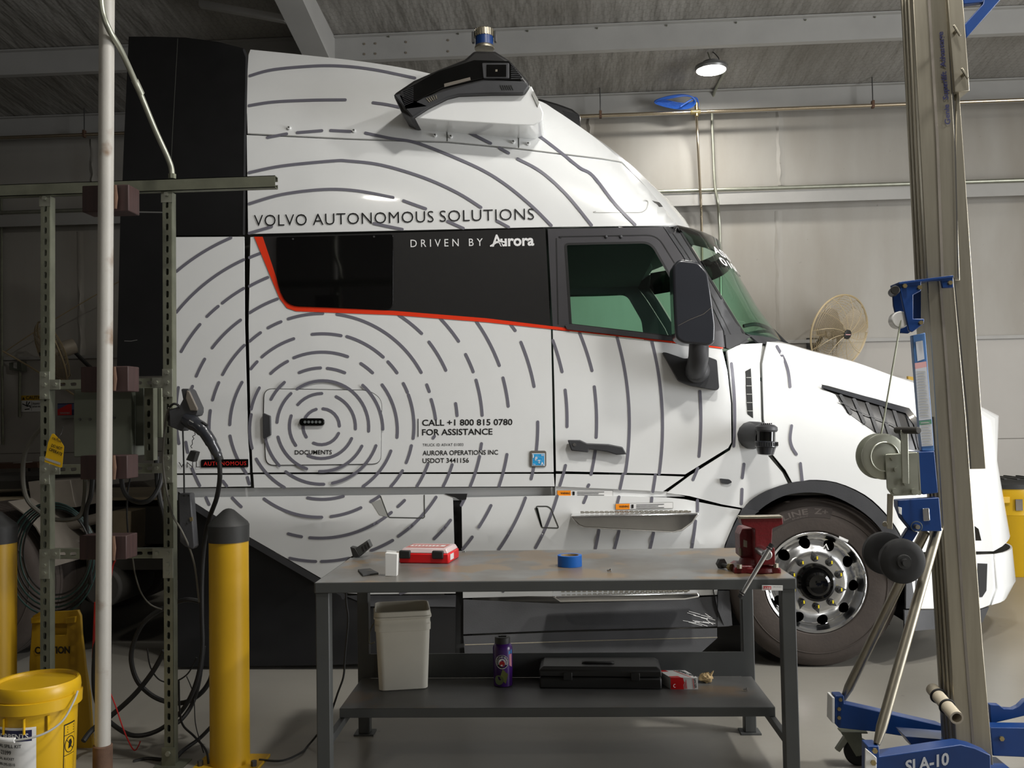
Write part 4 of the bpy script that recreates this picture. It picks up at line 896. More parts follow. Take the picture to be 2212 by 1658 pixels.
def warn(x0, y0, x1, y1, sl, off):
    q4 = lambda a, b, c_, d: [S(x, y+(x-x0)*sl, off) for x, y in ((a, b), (c_, b), (c_, d), (a, d))]
    o = MB().add([S(x, y+(x-x0)*sl, off-.002) for x, y in ((x0-1, y0-1), (x1+1, y0-1), (x1+1, y1+1), (x0-1, y1+1))], [(0, 1, 2, 3)]).build('warning_label', 'seam_light', TR)
    MB().add(q4(x0, y0, x1, y1), [(0, 1, 2, 3)]).build('label_white', 'sticker_white', o); o2 = o
    v = [Vector(p_)+Vector((0, -.0015, 0)) for p_ in q4(x0, y0, x0+(x1-x0)*.245, y1)]
    MB().add(v, [(0, 1, 2, 3)]).build('label_orange', 'sticker_orange', o)
    w_ = x1-x0; mb = MB(); f2 = lambda x, y: S(x, y+(x-x0)*sl, off+.003)
    text_map('WARNING', f2, (x0+w_*.06, y1-4), (x0+w_*.23, y1-4), 4.5, .02, mb=mb)
    for k in range(3):
        yy = y0+3+(y1-y0-5)*k/2; mb.add([f2(*q_) for q_ in ((x0+w_*.36, yy-.6), (x0+w_*(.85-.1*(k % 2)), yy-.6), (x0+w_*(.85-.1*(k % 2)), yy+.6), (x0+w_*.36, yy+.6))], [(0, 1, 2, 3)])
    mb.add([f2(*q_) for q_ in ((x0+w_*.275, y0+2), (x0+w_*.315, y0+2), (x0+w_*.315, y1-2), (x0+w_*.275, y1-2))], [(0, 1, 2, 3)])
    camface(mb).build('label_print', 'text_black', o, recalc=False, smooth=False)
warn(1204, 1059, 1323, 1071, .0, -.008); warn(1330, 1088, 1453, 1100, -.025, .006)

# ------------------------------------------------------------------ workbench
BA = R(1.2); BC = Vector((-.093, 4.115, 0)); bux = Vector((math.cos(BA), math.sin(BA), 0)); buy = Vector((-math.sin(BA), math.cos(BA), 0))
def Bn(x, y, z): return BC+bux*x+buy*y+Vector((0, 0, z))
def bbox(mb, x0, x1, y0, y1, z0, z1):
    return mb.obox(Bn((x0+x1)/2, (y0+y1)/2, (z0+z1)/2), bux*((x1-x0)/2), buy*((y1-y0)/2), (0, 0, (z1-z0)/2))
BT = .87; SH = .273
WB = thing('workbench', 'dark grey steel workbench with stained top and a narrow lower shelf', 'workbench', Bn(0, 0, 0))
bbox(MB(), -.95, .95, -.42, .42, BT-.004, BT).build('worktop', 'bench_top', WB)
m = MB(); bbox(m, -.951, .951, -.424, -.402, BT-.042, BT-.0005); bbox(m, -.951, .951, .402, .424, BT-.042, BT-.0005); bbox(m, -.955, -.93, -.42, .42, BT-.042, BT-.0005); bbox(m, .93, .955, -.42, .42, BT-.042, BT-.0005)
m.build('top_frame', 'steel_bench', WB, bevel=.003)
for x in (-.95, .895):
    for y in (-.42, .365):
        lg = bbox(MB(), x, x+.055, y, y+.055, .008, BT-.04).build('leg', 'steel_bench', WB, bevel=.004)
        bbox(MB(), x-.02, x+.075, y-.015, y+.07, 0, .008).build('foot_plate', 'steel_bench', lg)
bbox(MB(), -.93, .93, -.10, .36, SH-.004, SH).build('lower_shelf', 'shelf_top', WB)
m = MB(); bbox(m, -.932, .932, -.103, -.085, SH-.04, SH-.0005); bbox(m, -.932, -.915, -.10, .36, SH-.04, SH-.0005); bbox(m, .915, .932, -.10, .36, SH-.04, SH-.0005); m.build('shelf_lip', 'steel_bench', WB, bevel=.002)
bbox(MB(), -.90, .90, .362, .368, SH, SH+.115).build('back_panel', 'steel_bench', WB)
for x in (-.935, .91):
    bbox(MB(), x, x+.025, -.37, .37, SH-.075, SH-.042).build('side_rail', 'steel_bench', WB, bevel=.002)
lab = MB().add([atY(x, y, Bn(.8, -.424, 0).y-.004) for x, y in ((1646, 1263), (1691, 1263.5), (1691, 1275), (1646, 1274.5))], [(0, 1, 2, 3)]).build('maker_label', 'sticker_white', WB)
YL = Bn(.8, -.424, 0).y-.005
MB().add([atY(x, y, YL) for x, y in ((1649, 1265.5), (1666, 1265.7), (1666, 1272.3), (1649, 1272))], [(0, 1, 2, 3)]).build('label_red', 'sticker_red', lab)
camface(text_map('ULINE', lambda x, y: atY(x, y, YL-.001), (1650, 1271.3), (1665, 1271.5), 4.2, .02)).build('label_letters', 'text_white', lab, recalc=False, smooth=False)
camface(text_map('1-800-295-5510', lambda x, y: atY(x, y, YL-.001), (1669, 1268), (1688, 1268.3), 2.2, 0)).build('label_print', 'text_black', lab, recalc=False, smooth=False)

# --- things on the bench top
def ground(px, py, z): return atZ(px, py, z)
# vise
vb = ground(1640, 1238, BT)
VI = thing('bench_vise', 'dark red cast iron bench vise with steel handle bar', 'vise', vb)
yv = vb.y
MB().prism([atY(x, y, yv-.03) for x, y in rnd([(1600, 1119), (1691, 1117), (1692, 1132), (1669, 1141), (1667, 1178), (1674, 1184), (1675, 1219), (1634, 1221), (1631, 1182), (1631, 1142), (1603, 1133)], 3)], (0, .075, 0)).build('front_jaw', 'vise_red', VI, bevel=.006)
MB().prism([atY(x, y, yv-.034) for x, y in ((1597, 1115), (1690, 1113.5), (1690, 1119), (1597, 1120.5))], (0, .05, 0)).build('jaw_plate', 'alu_dull', VI, bevel=.002)
MB().prism([atY(x, y, yv+.055) for x, y in rnd([(1604, 1141), (1655, 1138), (1655, 1206), (1600, 1205), (1598, 1156)], 4)], (0, .12, 0)).build('rear_jaw', 'vise_red', VI, bevel=.008)
MB().prism([atY(x, y, yv+.054) for x, y in ((1606, 1165), (1614, 1168), (1614, 1182), (1606, 1180))], (0, .004, 0)).build('name_plate', 'alu_dull', VI)
MB().lathe([(0, .088), (.022, .086), (.03, .07), (.055, .062), (.06, .05)], vb+Vector((0, .07, 0)), (0, 0, 1), 28).build('swivel_base', 'vise_red', VI, bevel=.004)
MB().prism([atY(x, y, yv+.0) for x, y in ((1587, 1228), (1597, 1221), (1678, 1222), (1688, 1229), (1688, 1241), (1586, 1240))], (0, .14, 0)).build('base_flange', 'vise_red', VI, bevel=.006)
for (x, y) in ((1597, 1227), (1676, 1225)):
    p = atY(x, y, yv-.002); MB().cyl(p, p+Vector((0, 0, .016)), .011, n=6).build('base_bolt', 'alu_dull', VI)
kn = atY(1657, 1198, 3.665); MB().cyl(Vector((kn.x, yv-.02, kn.z)), kn, .0205, n=24).build('screw_head', 'alu', VI, bevel=.003)
ha, hb = atY(1664, 1181, 3.655), atY(1602, 1284, 3.655)
hb_ = MB().cyl(ha, hb, .0085, n=14).build('handle_bar', 'alu', VI)
for p, s in ((ha, 1), (hb, -1)):
    d = (ha-hb).normalized()*s; MB().cyl(p-d*.01, p-d*.004, .0125, n=14).cyl(p-d*.001, p+d*.014, .010, n=14).build('bar_end', 'rubber_dark', hb_)
kb = atY(1600, 1199, yv+.04); MB().cyl(kb, kb+Vector((0, 0, .03)), .008, n=6).build('lock_bolt', 'alu_dull', VI)
# loose bolt with nut beside the vise
p = ground(1566, 1229, BT)+Vector((0, 0, .014))
BO = thing('hex_bolt', 'short zinc hex bolt with a large nut lying beside the red vise', 'bolt', (p.x, p.y, BT))
MB().cyl(p+Vector((.02, -.05, .002)), p+Vector((.012, -.035, .002)), .016, n=6).build('bolt_head', 'zinc_yellow', BO, bevel=.001)
MB().cyl(p+Vector((.012, -.035, .002)), p+Vector((-.014, .02, .002)), .009, n=14).build('shank', 'bolt_dark', BO)
MB().cyl(p+Vector((-.009, .005, .008)), p+Vector((-.016, .02, .008)), .023, n=6).build('nut', 'bolt_dark', BO, bevel=.001)
# blue tape
p = ground(1231, 1222, BT)
prof = [(0, .052), (.002, .0525), (.046, .0525), (.048, .052), (.048, .039), (0, .039)]
TP = thing('tape_roll', 'roll of blue masking tape standing flat on the bench', 'tape', p)
MB().lathe([(0, .040), (0, .0525), (.048, .0525), (.048, .040), (0, .040)], p, (0, 0, 1), 40, cap=False).build('tape', 'tape_blue', TP, bevel=.001)
MB().lathe([(.001, .0385), (.001, .0405), (.0475, .0405), (.0475, .0385), (.001, .0385)], p, (0, 0, 1), 40, cap=False).build('core', 'kraft', TP)
mat('label_rose', (.50, .14, .12), .4)
# red parts case
a, b = ground(862, 1216, BT), ground(969, 1217.5, BT); ux = (b-a).normalized(); L_ = (b-a).length; uy = Vector((-ux.y, ux.x, 0)); up = Vector((0, 0, 1))
RC = thing('parts_case', 'red parts case with clear pink lid and two black latches', 'case', a+ux*L_/2+uy*.09)
def cbox(mb, o, x0, x1, y0, y1, z0, z1): return mb.obox(o+ux*(x0+x1)/2+uy*(y0+y1)/2+up*(z0+z1)/2, ux*(x1-x0)/2, uy*(y1-y0)/2, up*(z1-z0)/2)
cbox(MB(), a, 0, L_, 0, .19, 0, .045).build('base', 'red_plastic', RC, bevel=.006)
v = [a+ux*x+uy*y+up*z for z, i in ((.045, .003), (.066, .014)) for x, y in ((i, i), (L_-i, i), (L_-i, .19-i), (i, .19-i))]
MB().add(v, [(0, 3, 2, 1), (4, 5, 6, 7), (0, 1, 5, 4), (1, 2, 6, 5), (2, 3, 7, 6), (3, 0, 4, 7)]).build('lid', 'clear_plastic', RC, bevel=.004)
cbox(MB(), a, .02, L_-.03, .035, .15, .0662, .0668).build('lid_print', 'label_rose', RC)
cbox(MB(), a, .03, L_-.04, .07, .115, .067, .0674).build('lid_band', 'sticker_white', RC)
for k in range(8):
    cbox(MB(), a, .04+.017*k, .04+.017*k+random.uniform(.006, .013), .08, .105, .0675, .0678).build('band_mark', 'label_rose', RC)
for x in (.002, L_-.075):
    cbox(MB(), a, x, x+.052, -.008, .012, .022, .058).build('latch', 'case_black', RC, bevel=.005)
cbox(MB(), a, L_-.001, L_+.001, .03, .09, .012, .038).build('side_label', 'sticker_white', RC)
# little white carton
p = ground(844, 1244, BT); sc = .0465
m = MB().prism([atY(x, y, p.y) for x, y in ((832, 1243.5), (856.5, 1244), (858, 1196), (832, 1194))], (0, .035, 0)); WBX = m.build('paper_carton', 'paper_white', bevel=.001)
tag(WBX, 'small upright white paper carton beside the red case', 'carton'); recenter(WBX)
FLP = MB().prism([atY(x, y, p.y+.036) for x, y in ((834, 1195), (857, 1197), (856, 1190), (835, 1188))], (0, .002, 0)).build('carton_flap', 'paper_white'); FLP.parent = WBX; FLP.data.transform(Matrix.Translation(-WBX.location))
# flat black module
q = [ground(x, y, BT) for x, y in ((773, 1233), (800, 1230.5), (818, 1240), (783, 1244.5))]
CD = recenter(MB().prism(q, (0, 0, .008)).build('battery_pack', 'case_black', bevel=.002)); tag(CD, 'flat black battery pack lying near the left bench edge', 'battery')
lb = MB().prism([Vector(v_)+Vector((0, 0, .0085)) for v_ in (q[0].lerp(q[2], .45), q[0].lerp(q[2], .45)+Vector((.02, 0, 0)), q[0].lerp(q[2], .45)+Vector((.02, .008, 0)), q[0].lerp(q[2], .45)+Vector((0, .008, 0)))], (0, 0, .0004)).build('label', 'frame_brown'); lb.parent = CD; lb.data.transform(Matrix.Translation(-CD.location))
# power strip and its cord
p = ground(775, 1203, BT)
PS = thing('power_strip', 'grey and black power strip propped on the bench corner with cord', 'power strip', p)
MB().prism([atY(x, y, p.y-.02) for x, y in ((767, 1184), (794, 1166), (801, 1181), (777, 1202))], (0, .05, 0)).build('outlet_face', 'steel_bench', PS, bevel=.003)
MB().prism([atY(x, y, p.y-.021) for x, y in ((756, 1181), (767, 1183), (778, 1202), (762, 1203))], (0, .05, 0)).build('end_cap', 'case_black', PS, bevel=.003)
for k in range(3):
    MB().prism([atY(x, y, p.y-.022) for x, y in ((781+6*k, 1180-4*k), (783+6*k, 1179-4*k), (787+6*k, 1189-4*k), (785+6*k, 1190-4*k))], (0, .004, 0)).build('usb_slot', 'rubber_dark', PS)
ptube([(762, 1202, p.y), (750, 1210, p.y), (742, 1225, 4.25), (747, 1260, 4.2), (748, 1300, 4.2), (752, 1340, 4.2), (745, 1420, 4.2), (742, 1460, 4.2), (730, 1495, 4.2), (712, 1545, 4.2), (690, 1580, 4.3), (665, 1610, 4.3), (650, 1625, 4.2), (610, 1642, 4.1), (560, 1640, 4.1)], 4.2, .0048).build('cord', 'cable', PS)
# small hardware
def screw(px, py, z, lab_, r=.006):
    p = ground(px, py, z)+Vector((0, 0, r)); o = MB().cyl(p, p+Vector((.012, -.004, .002)), r*.6, n=8).cyl(p+Vector((.012, -.004, .002)), p+Vector((.017, -.006, .003)), r, n=6).build('screw', 'alu')
    recenter(o); tag(o, lab_, 'screw'); return o
screw(1312, 1236, BT, 'shiny loose screw on the bench beyond the blue tape', .008)
screw(998, 1193, BT, 'tiny loose screw behind the red parts case', .004)
screw(1606, 1492, SH, 'pale loose screw on the lower shelf by the kraft scrap', .007)
# --- things on the lower shelf
p = ground(872, 1490, SH); ang = R(12); bx_ = Vector((math.cos(ang), math.sin(ang), 0)); by_ = Vector((-math.sin(ang), math.cos(ang), 0))
SB = thing('square_bucket', 'off-white square plastic bucket without lid on the lower shelf', 'bucket', p+by_*.1)
pc = p+by_*.11
def sq(h, w_, r_): return [pc+bx_*q_.x+by_*q_.y+Vector((0, 0, h)) for q_ in rnd([(-w_, -w_), (w_, -w_), (w_, w_), (-w_, w_)], r_, 5)]
def sqloft(secs, cap=True):
    m_ = MB(); rings = [sq(*s_) for s_ in secs]; n = len(rings[0]); m_.v = [tuple(p_) for r_ in rings for p_ in r_]
    for i in range(len(rings)-1):
        for k in range(n): m_.f.append((i*n+k, i*n+(k+1) % n, (i+1)*n+(k+1) % n, (i+1)*n+k))
    if cap: m_.f.append(tuple(range(n-1, -1, -1)))
    return m_
sqloft([(0, .107, .03), (.004, .112, .03), (.27, .124, .035), (.272, .128, .035), (.30, .129, .035), (.305, .126, .035), (.325, .127, .035), (.33, .133, .037), (.336, .133, .037), (.34, .128, .035), (.36, .128, .035), (.362, .125, .034), (.36, .122, .033), (.27, .12, .03), (.01, .108, .03), (.009, .05, .02)]).build('bucket_body', 'bucket_white', SB, ang=40)
hd_ = [pc-bx_*.131+by_*.0+Vector((0, 0, .29)), pc-bx_*.150-by_*.02+Vector((0, 0, .26)), pc-bx_*.155-by_*.05+Vector((0, 0, .225)), pc-bx_*.150-by_*.09+Vector((0, 0, .215)), pc-bx_*.13-by_*.11+Vector((0, 0, .225))]
MB().tube(spline(hd_, 5), .003, 6).build('bail_handle', 'galv', SB)
# bottle
p = ground(1087, 1479, SH)
BT2 = thing('water_bottle', 'purple water bottle covered with stickers and black lid', 'bottle', p)
MB().lathe([(0, .038), (.004, .044), (.170, .046), (.184, .044), (.192, .038), (.198, .034)], p, (0, 0, 1), 32).build('bottle_body', 'purple', BT2)
lid_ = MB().lathe([(.195, .036), (.222, .036), (.225, .033)], p, (0, 0, 1), 28).build('lid', 'case_black', BT2, bevel=.001)
MB().obox(p+Vector((0, 0, .227)), (.018, 0, 0), (0, .007, 0), (0, 0, .003)).build('lid_strap', 'case_black', lid_)
def onb(u, v_, o=.0465): a_ = -math.pi/2+u; return Vector((p.x+(o)*math.cos(a_), p.y+o*math.sin(a_), p.z+v_))
def disc_on(cu, cv, r_, n=24, o=.0465): return MB().add([onb(cu+r_*math.cos(2*math.pi*k/n)/.046, cv+r_*math.sin(2*math.pi*k/n), o) for k in range(n)], [tuple(range(n))])
s1 = disc_on(-.0, .118, .032).build('round_sticker', 'sticker_white', BT2); disc_on(0, .118, .029, o=.0468).build('sticker_field', 'text_black', s1)
disc_on(0, .116, .017, o=.0471).build('sticker_center', 'sticker_white', s1); disc_on(0, .110, .013, o=.0474).build('sticker_core', 'cable_red', s1)
mbx = MB(); vv, ff = text2d('OAKLAND ROOTS', .01); X0, X1 = min(q_[0] for q_ in vv), max(q_[0] for q_ in vv)
mbx.add([onb((.019+.011*b_)*math.sin((a_-X0)/(X1-X0)*R(250)-R(125))/.046, .118+(.019+.011*b_)*math.cos((a_-X0)/(X1-X0)*R(250)-R(125)), .0472) for a_, b_ in vv], ff); camface(mbx).build('sticker_letters', 'text_white', s1, recalc=False, smooth=False)
mat('olive', (.10, .11, .02), .5); mat('leaf_green', (.22, .30, .14), .5); mat('pink', (.45, .16, .22), .5)
MB().add([onb(u, v_) for u, v_ in ((.05, .085), (.62, .06), (.35, .018), (-.25, .045))], [(0, 1, 2, 3)]).build('diamond_sticker', 'olive', BT2)
disc_on(-.35, .035, .022, o=.0469).build('leaf_sticker', 'leaf_green', BT2)
MB().add([onb(u, v_) for u, v_ in ((.78, .15), (1.15, .15), (1.15, .09), (.78, .10))], [(0, 1, 2, 3)]).build('pink_sticker', 'pink', BT2)
MB().add([onb(u, v_) for u, v_ in ((.75, .165), (1.15, .17), (1.15, .152), (.72, .150))], [(0, 1, 2, 3)]).build('blue_sticker', 'sticker_blue', BT2)
# tool case
a, b = ground(1165, 1487, SH), ground(1430, 1489, SH); ux = (b-a).normalized(); L_ = (b-a).length; uy = Vector((-ux.y, ux.x, 0))
TCs = thing('tool_case', 'long black plastic tool case with recessed handle in its lid', 'tool case', a+ux*L_/2+uy*.1)
cbox(MB(), a, 0, L_, 0, .20, 0, .052).build('case_base', 'case_black', TCs, bevel=.008)
v = [a+ux*x+uy*y+up*z for z, i in ((.055, 0), (.085, 0), (.098, .018)) for x, y in ((i, i), (L_-i, i), (L_-i, .20-i), (i, .20-i))]
MB().add(v, [(0, 3, 2, 1), (8, 9, 10, 11)]+[(k+j*4, (k+1) % 4+j*4, (k+1) % 4+4+j*4, k+4+j*4) for j in (0, 1) for k in range(4)]).build('case_lid', 'case_black', TCs, bevel=.005)
cbox(MB(), a, L_*.35, L_*.62, .06, .11, .0985, .1).build('handle_recess', 'rubber_dark', TCs)
MB().tube([a+ux*L_*.36+uy*.07+up*.099, a+ux*L_*.38+uy*.065+up*.104, a+ux*L_*.59+uy*.065+up*.104, a+ux*L_*.61+uy*.07+up*.099], .007, 8).build('case_handle', 'case_black', TCs)
for x in (.2, .75): cbox(MB(), a, L_*x, L_*x+.04, -.006, .004, .04, .075).build('case_latch', 'case_black', TCs, bevel=.002)
# red and white carton
a, b = ground(1449, 1488, SH), ground(1508, 1488, SH); ux = (b-a).normalized(); L_ = (b-a).length; uy = Vector((-.35, 1, 0)).normalized()
SPB = thing('parts_carton', 'red and white cardboard parts carton beside the black tool case', 'carton', a+ux*L_/2+uy*.06)
def pbox(mb, x0, x1, y0, y1, z0, z1):
    v_ = [a+ux*x+uy*y+up*z for z in (z0, z1) for y in (y0, y1) for x in (x0, x1)]
    return mb.add(v_, [(0, 2, 3, 1), (4, 5, 7, 6), (0, 1, 5, 4), (1, 3, 7, 5), (3, 2, 6, 7), (2, 0, 4, 6)])
pbox(MB(), 0, L_, 0, .13, 0, .052).build('carton_body', 'paper_white', SPB)
fr_ = lambda x, y: a+ux*x-uy*.0008+up*y
tp_ = lambda x, y: a+ux*x+uy*y+up*.0525
MB().add([fr_(0, 0), fr_(L_*.48, 0), fr_(L_*.46, .02), fr_(L_*.5, .03), fr_(L_*.45, .052), fr_(0, .052)], [(0, 1, 2, 3, 4, 5)]).build('front_red', 'red_plastic', SPB)
for k in range(3): MB().add([fr_(L_*(.50+.04*k), .002), fr_(L_*(.52+.04*k), .002), fr_(L_*(.50+.035*k), .026+.008*k), fr_(L_*(.48+.035*k), .026+.008*k)], [(0, 1, 2, 3)]).build('front_streak', 'red_plastic', SPB)
MB().add([tp_(0, 0), tp_(L_*.4, 0), tp_(L_*.36, .028), tp_(0, .022)], [(0, 1, 2, 3)]).build('top_red', 'red_plastic', SPB)
MB().add([tp_(0, .10), tp_(L_*.3, .105), tp_(L_*.25, .129), tp_(0, .129)], [(0, 1, 2, 3)]).build('top_red', 'red_plastic', SPB)
fn = lambda x, y: a+ux*x-uy*.0012-up*y
camface(text_map('SPICER', fn, (L_*.84, -.048), (L_*.88, -.004), .009, .03)).build('front_letters', 'text_black', SPB, recalc=False, smooth=False)
MB().add([fn(L_*.80, -.049), fn(L_*.82, -.049), fn(L_*.86, -.003), fn(L_*.84, -.003)], [(0, 1, 2, 3)]).build('front_line', 'red_plastic', SPB)
fn2 = lambda x, y: a+ux*x+up*.0528-uy*y
camface(text_map('SPICER', fn2, (L_*.62, -.118), (L_*.93, -.012), .022, .03)).build('top_letters', 'text_black', SPB, recalc=False, smooth=False)
MB().add([fn2(L_*.52, -.122), fn2(L_*.56, -.122), fn2(L_*.80, -.006), fn2(L_*.76, -.006)], [(0, 1, 2, 3)]).build('top_line', 'red_plastic', SPB)
mbx = MB().torus(a+ux*L_*.15-uy*.001+up*.016, uy, .007, .0012, 16, 4); mbx.build('round_mark', 'text_white', SPB)
# kraft scrap
p = ground(1527, 1476, SH); m = MB().sphere(p+Vector((0, .02, .022)), .026, 14, 8, (1.25, .9, .85))
m.v = [(x+random.uniform(-.005, .005), y+random.uniform(-.005, .005), max(SH, z+random.uniform(-.005, .005))) for x, y, z in m.v]
m.cyl(p+Vector((.02, .015, .035)), p+Vector((.034, .015, .055)), .007, .002, 6)
KS = recenter(m.build('paper_scrap', 'kraft', ang=20)); tag(KS, 'crumpled twist of brown kraft paper by the red carton', 'paper')

# ------------------------------------------------------------------ material lift
YM = 3.78
lf = atZ(2100, 1660, .02)
ML = thing('material_lift', 'blue and silver hand-cranked material lift with telescoping mast', 'lift', (1.62, 3.85, 0))
def lp(name, poly, Y, d, m_, bevel=.003, par=None): return plate(poly, Y, d).build(name, m_, par or ML, bevel=bevel)
base = lp('base_mast', [(2003, 604), (2060, 600), (2087, 900), (2124, 1400), (2146, 1652), (2068, 1652), (2053, 1400), (2022, 900)], YM, .15, 'alu_dull')
mid = lp('middle_mast', [(1970, -40), (2041, -40), (2063, 300), (2074, 606), (2003, 606), (1987, 300)], YM+.02, .13, 'alu_dull')
top = lp('upper_mast', [(2044, -40), (2078, -40), (2095, 196), (2062, 199)], YM+.0, .1, 'alu_dull')
out = lp('carriage_mast', [(2066, 203), (2073, 200), (2098, 558), (2118, 850), (2130, 1012), (2086, 1013), (2060, 600)], YM+.03, .1, 'alu_dull')
dk = lambda pl, w_, Y, nm, par, m_='frame_dark': ribbon(pl, w_, lambda x, y, o=0: atY(x, y, Y), 0, cap=False).build(nm, m_, par, recalc=False)
dk([(2031, 604), (2046, 800), (2086, 1400), (2106, 1650)], 6, YM-.002, 'groove', base, 'frame_brown')
dk([(2005, -30), (2025, 300), (2036, 600)], 6, YM+.018, 'groove', mid, 'frame_brown')
dk([(2043, -30), (2062, 260), (2070, 600)], 3, YM+.017, 'groove', mid)
dk([(2061, 600), (2090, 900), (2097, 1012)], 3, YM-.003, 'groove', base)
for k in range(3):   # ribs on the side of the mast
    yy = YM+.04+.035*k
    for (pa, pb, off, par) in (((1970, -40), (2003, 604), .02, mid), ((2022, 900), (2068, 1650), 0, base)):
        A_ = atY(*pa, YM+off); B_ = atY(*pb, YM+off); A_.y = B_.y = yy+off
        MB().tube([A_-Vector((.002, 0, 0)), B_-Vector((.002, 0, 0))], .006, 6).build('mast_rib', 'alu_dull', par)
mtx = text_map('Genie  Superlift  Advantage', lambda x, y: atY(x, y, YM+.016), (2053, 268), (2037, 68), 12, .02)
camface(mtx).build('mast_lettering', 'navy', mid, recalc=False, smooth=False)
for (x, y) in ((2067, 66), (2084, 159)):
    p = atY(x, y, YM-.02); sb = MB().cyl(p+Vector((0, .03, 0)), p, .008, n=10).build('wing_bolt', 'alu_dull', ML)
    MB().obox(p, (.012, 0, -.022), (0, .003, 0), (.003, 0, .002)).build('wing', 'alu_dull', sb, bevel=.001)
# upper bracket and pulley
ub = lp('pulley_bracket', [(1942, 612), (1950, 607), (2059, 595), (2060, 621), (2036, 622), (2033, 606), (1990, 608), (1990, 628), (1973, 637), (1973, 688), (1997, 688), (1996, 699), (1971, 717), (1963, 714), (1948, 645)], YM-.05, .012, 'lift_blue')
lp('pulley_bracket', [(1928, 629), (1950, 608), (1990, 608), (1990, 700), (1962, 720), (1944, 719), (1930, 660)], YM+.02, .012, 'lift_blue')
lp('bracket_lip', [(1942, 609), (2059, 594), (2060, 598), (1942, 614)], YM-.055, .1, 'lift_blue', .001)
p = atY(1946, 690, YM-.035); MB().cyl(p, p+Vector((0, .05, 0)), .034, n=28).build('pulley', 'paper_white', ML, bevel=.004)
p = atY(1934, 626, YM-.05); MB().cyl(p, p+Vector((.02, .09, 0)), .018, n=20).build('guide_roller', 'cap_black', ML, bevel=.003)
for (x, y) in ((1953, 618), (1985, 621), (1988, 697), (2051, 611)):
    p = atY(x, y, YM-.05); MB().cyl(p, p+Vector((0, -.012, 0)), .009, n=6).build('bracket_bolt', 'zinc_yellow', ub)
# label strip
ls = lp('label_strip', [(1971, 724), (1999, 718), (2019, 974), (1991, 974)], YM-.03, .03, 'lift_blue_light')
lw = lambda poly, m_, nm, o=.0005: camface(MB().add([atY(x, y, YM-.031-o) for x, y in poly], [(0, 1, 2, 3)])).build(nm, m_, ls, recalc=False)
mat('label_pale', (.50, .52, .56), .5); mat('label_pink', (.60, .33, .33), .5); mat('label_green', (.10, .24, .16), .5)
lw([(1978, 738), (1993, 735), (1997, 775), (1982, 780)], 'label_pale', 'label'); lw([(1976, 784), (2001, 780), (2002, 792), (1977, 797)], 'label_pink', 'label')
lw([(1977, 797), (2002, 792), (2012, 905), (1985, 908)], 'label_pale', 'label'); lw([(1985.5, 909), (2012, 906), (2013, 915), (1986, 918)], 'label_green', 'label'); lw([(1986, 918), (2013, 915), (2016, 962), (1991, 964)], 'label_pale', 'label')
mb = MB()
for k in range(26):
    y = 802+6*k+(8 if k > 16 else 0); x0 = lerp1([(780, 1979), (964, 1993)], y); mb.add([atY(x, yy, YM-.033) for x, yy in ((x0, y), (x0+21*random.uniform(.6, 1), y-1), (x0+20, y+1.4), (x0, y+2))], [(0, 1, 2, 3)])
o = camface(mb).build('label_print', 'seam_light', ls, recalc=False); o['kind'] = 'stuff'
# winch
lp('winch_mount', [(1981, 976), (2019, 974), (2027, 1064), (1994, 1068), (1984, 1050)], YM-.06, .10, 'lift_blue')
p = atY(1911, 986, YM-.16)
rl = MB().lathe([(0, .080), (.003, .088), (.008, .088), (.012, .055), (.05, .055), (.054, .088), (.06, .088)], p, (-.12, 1, 0), 40).build('winch_reel', 'galv_light', ML)
MB().torus(p+Vector((0, -.001, 0)), (-.12, 1, 0), .055, .003, 36, 6).build('reel_ridge', 'galv_light', rl)
wf = lp('winch_frame', rnd([(1912, 981), (1983, 976), (1988, 1060), (1982, 1069), (1928, 1071), (1916, 1055)], 4), YM-.17, .006, 'galv_light', .002)
MB().prism([atY(x, y, YM-.17) for x, y in ((1982, 976), (1985, 976), (1990, 1068), (1986, 1069))], (0, .12, 0)).build('winch_frame_side', 'galv_light', wf)
for (x, y, r_) in ((1929, 988, .013), (1934, 1014, .008), (1957, 1040, .016), (1932, 1060, .011), (1973, 1061, .011)):
    q_ = atY(x, y, YM-.17); MB().cyl(q_, q_+Vector((0, -.012, 0)), r_, n=6 if r_ > .012 else 14).build('winch_bolt', 'galv_light', wf)
ck = lp('crank_arm', [(1946, 928), (1962, 930), (1964, 1045), (1949, 1043)], YM-.20, .008, 'galv_light', .002)
p = atY(1953, 929, YM-.2); MB().cyl(p+Vector((-.012, .05, 0)), p+Vector((.028, -.07, 0)), .013, n=16).build('crank_grip', 'frame_dark', ck, bevel=.003)
lv = lp('brake_lever', [(1917, 1066), (1931, 1067), (1928, 1143), (1916, 1141)], YM-.15, .006, 'alu_dull', .002)
p = atY(1911, 1132, YM-.16); MB().cyl(p, p+Vector((.012, .03, 0)), .009, n=12).build('lever_knob', 'alu_dull', lv)
MB().tube([atY(1947, 686, YM-.03), atY(1902, 945, YM-.13)], .0034, 6).build('winch_cable', 'galv', ML)
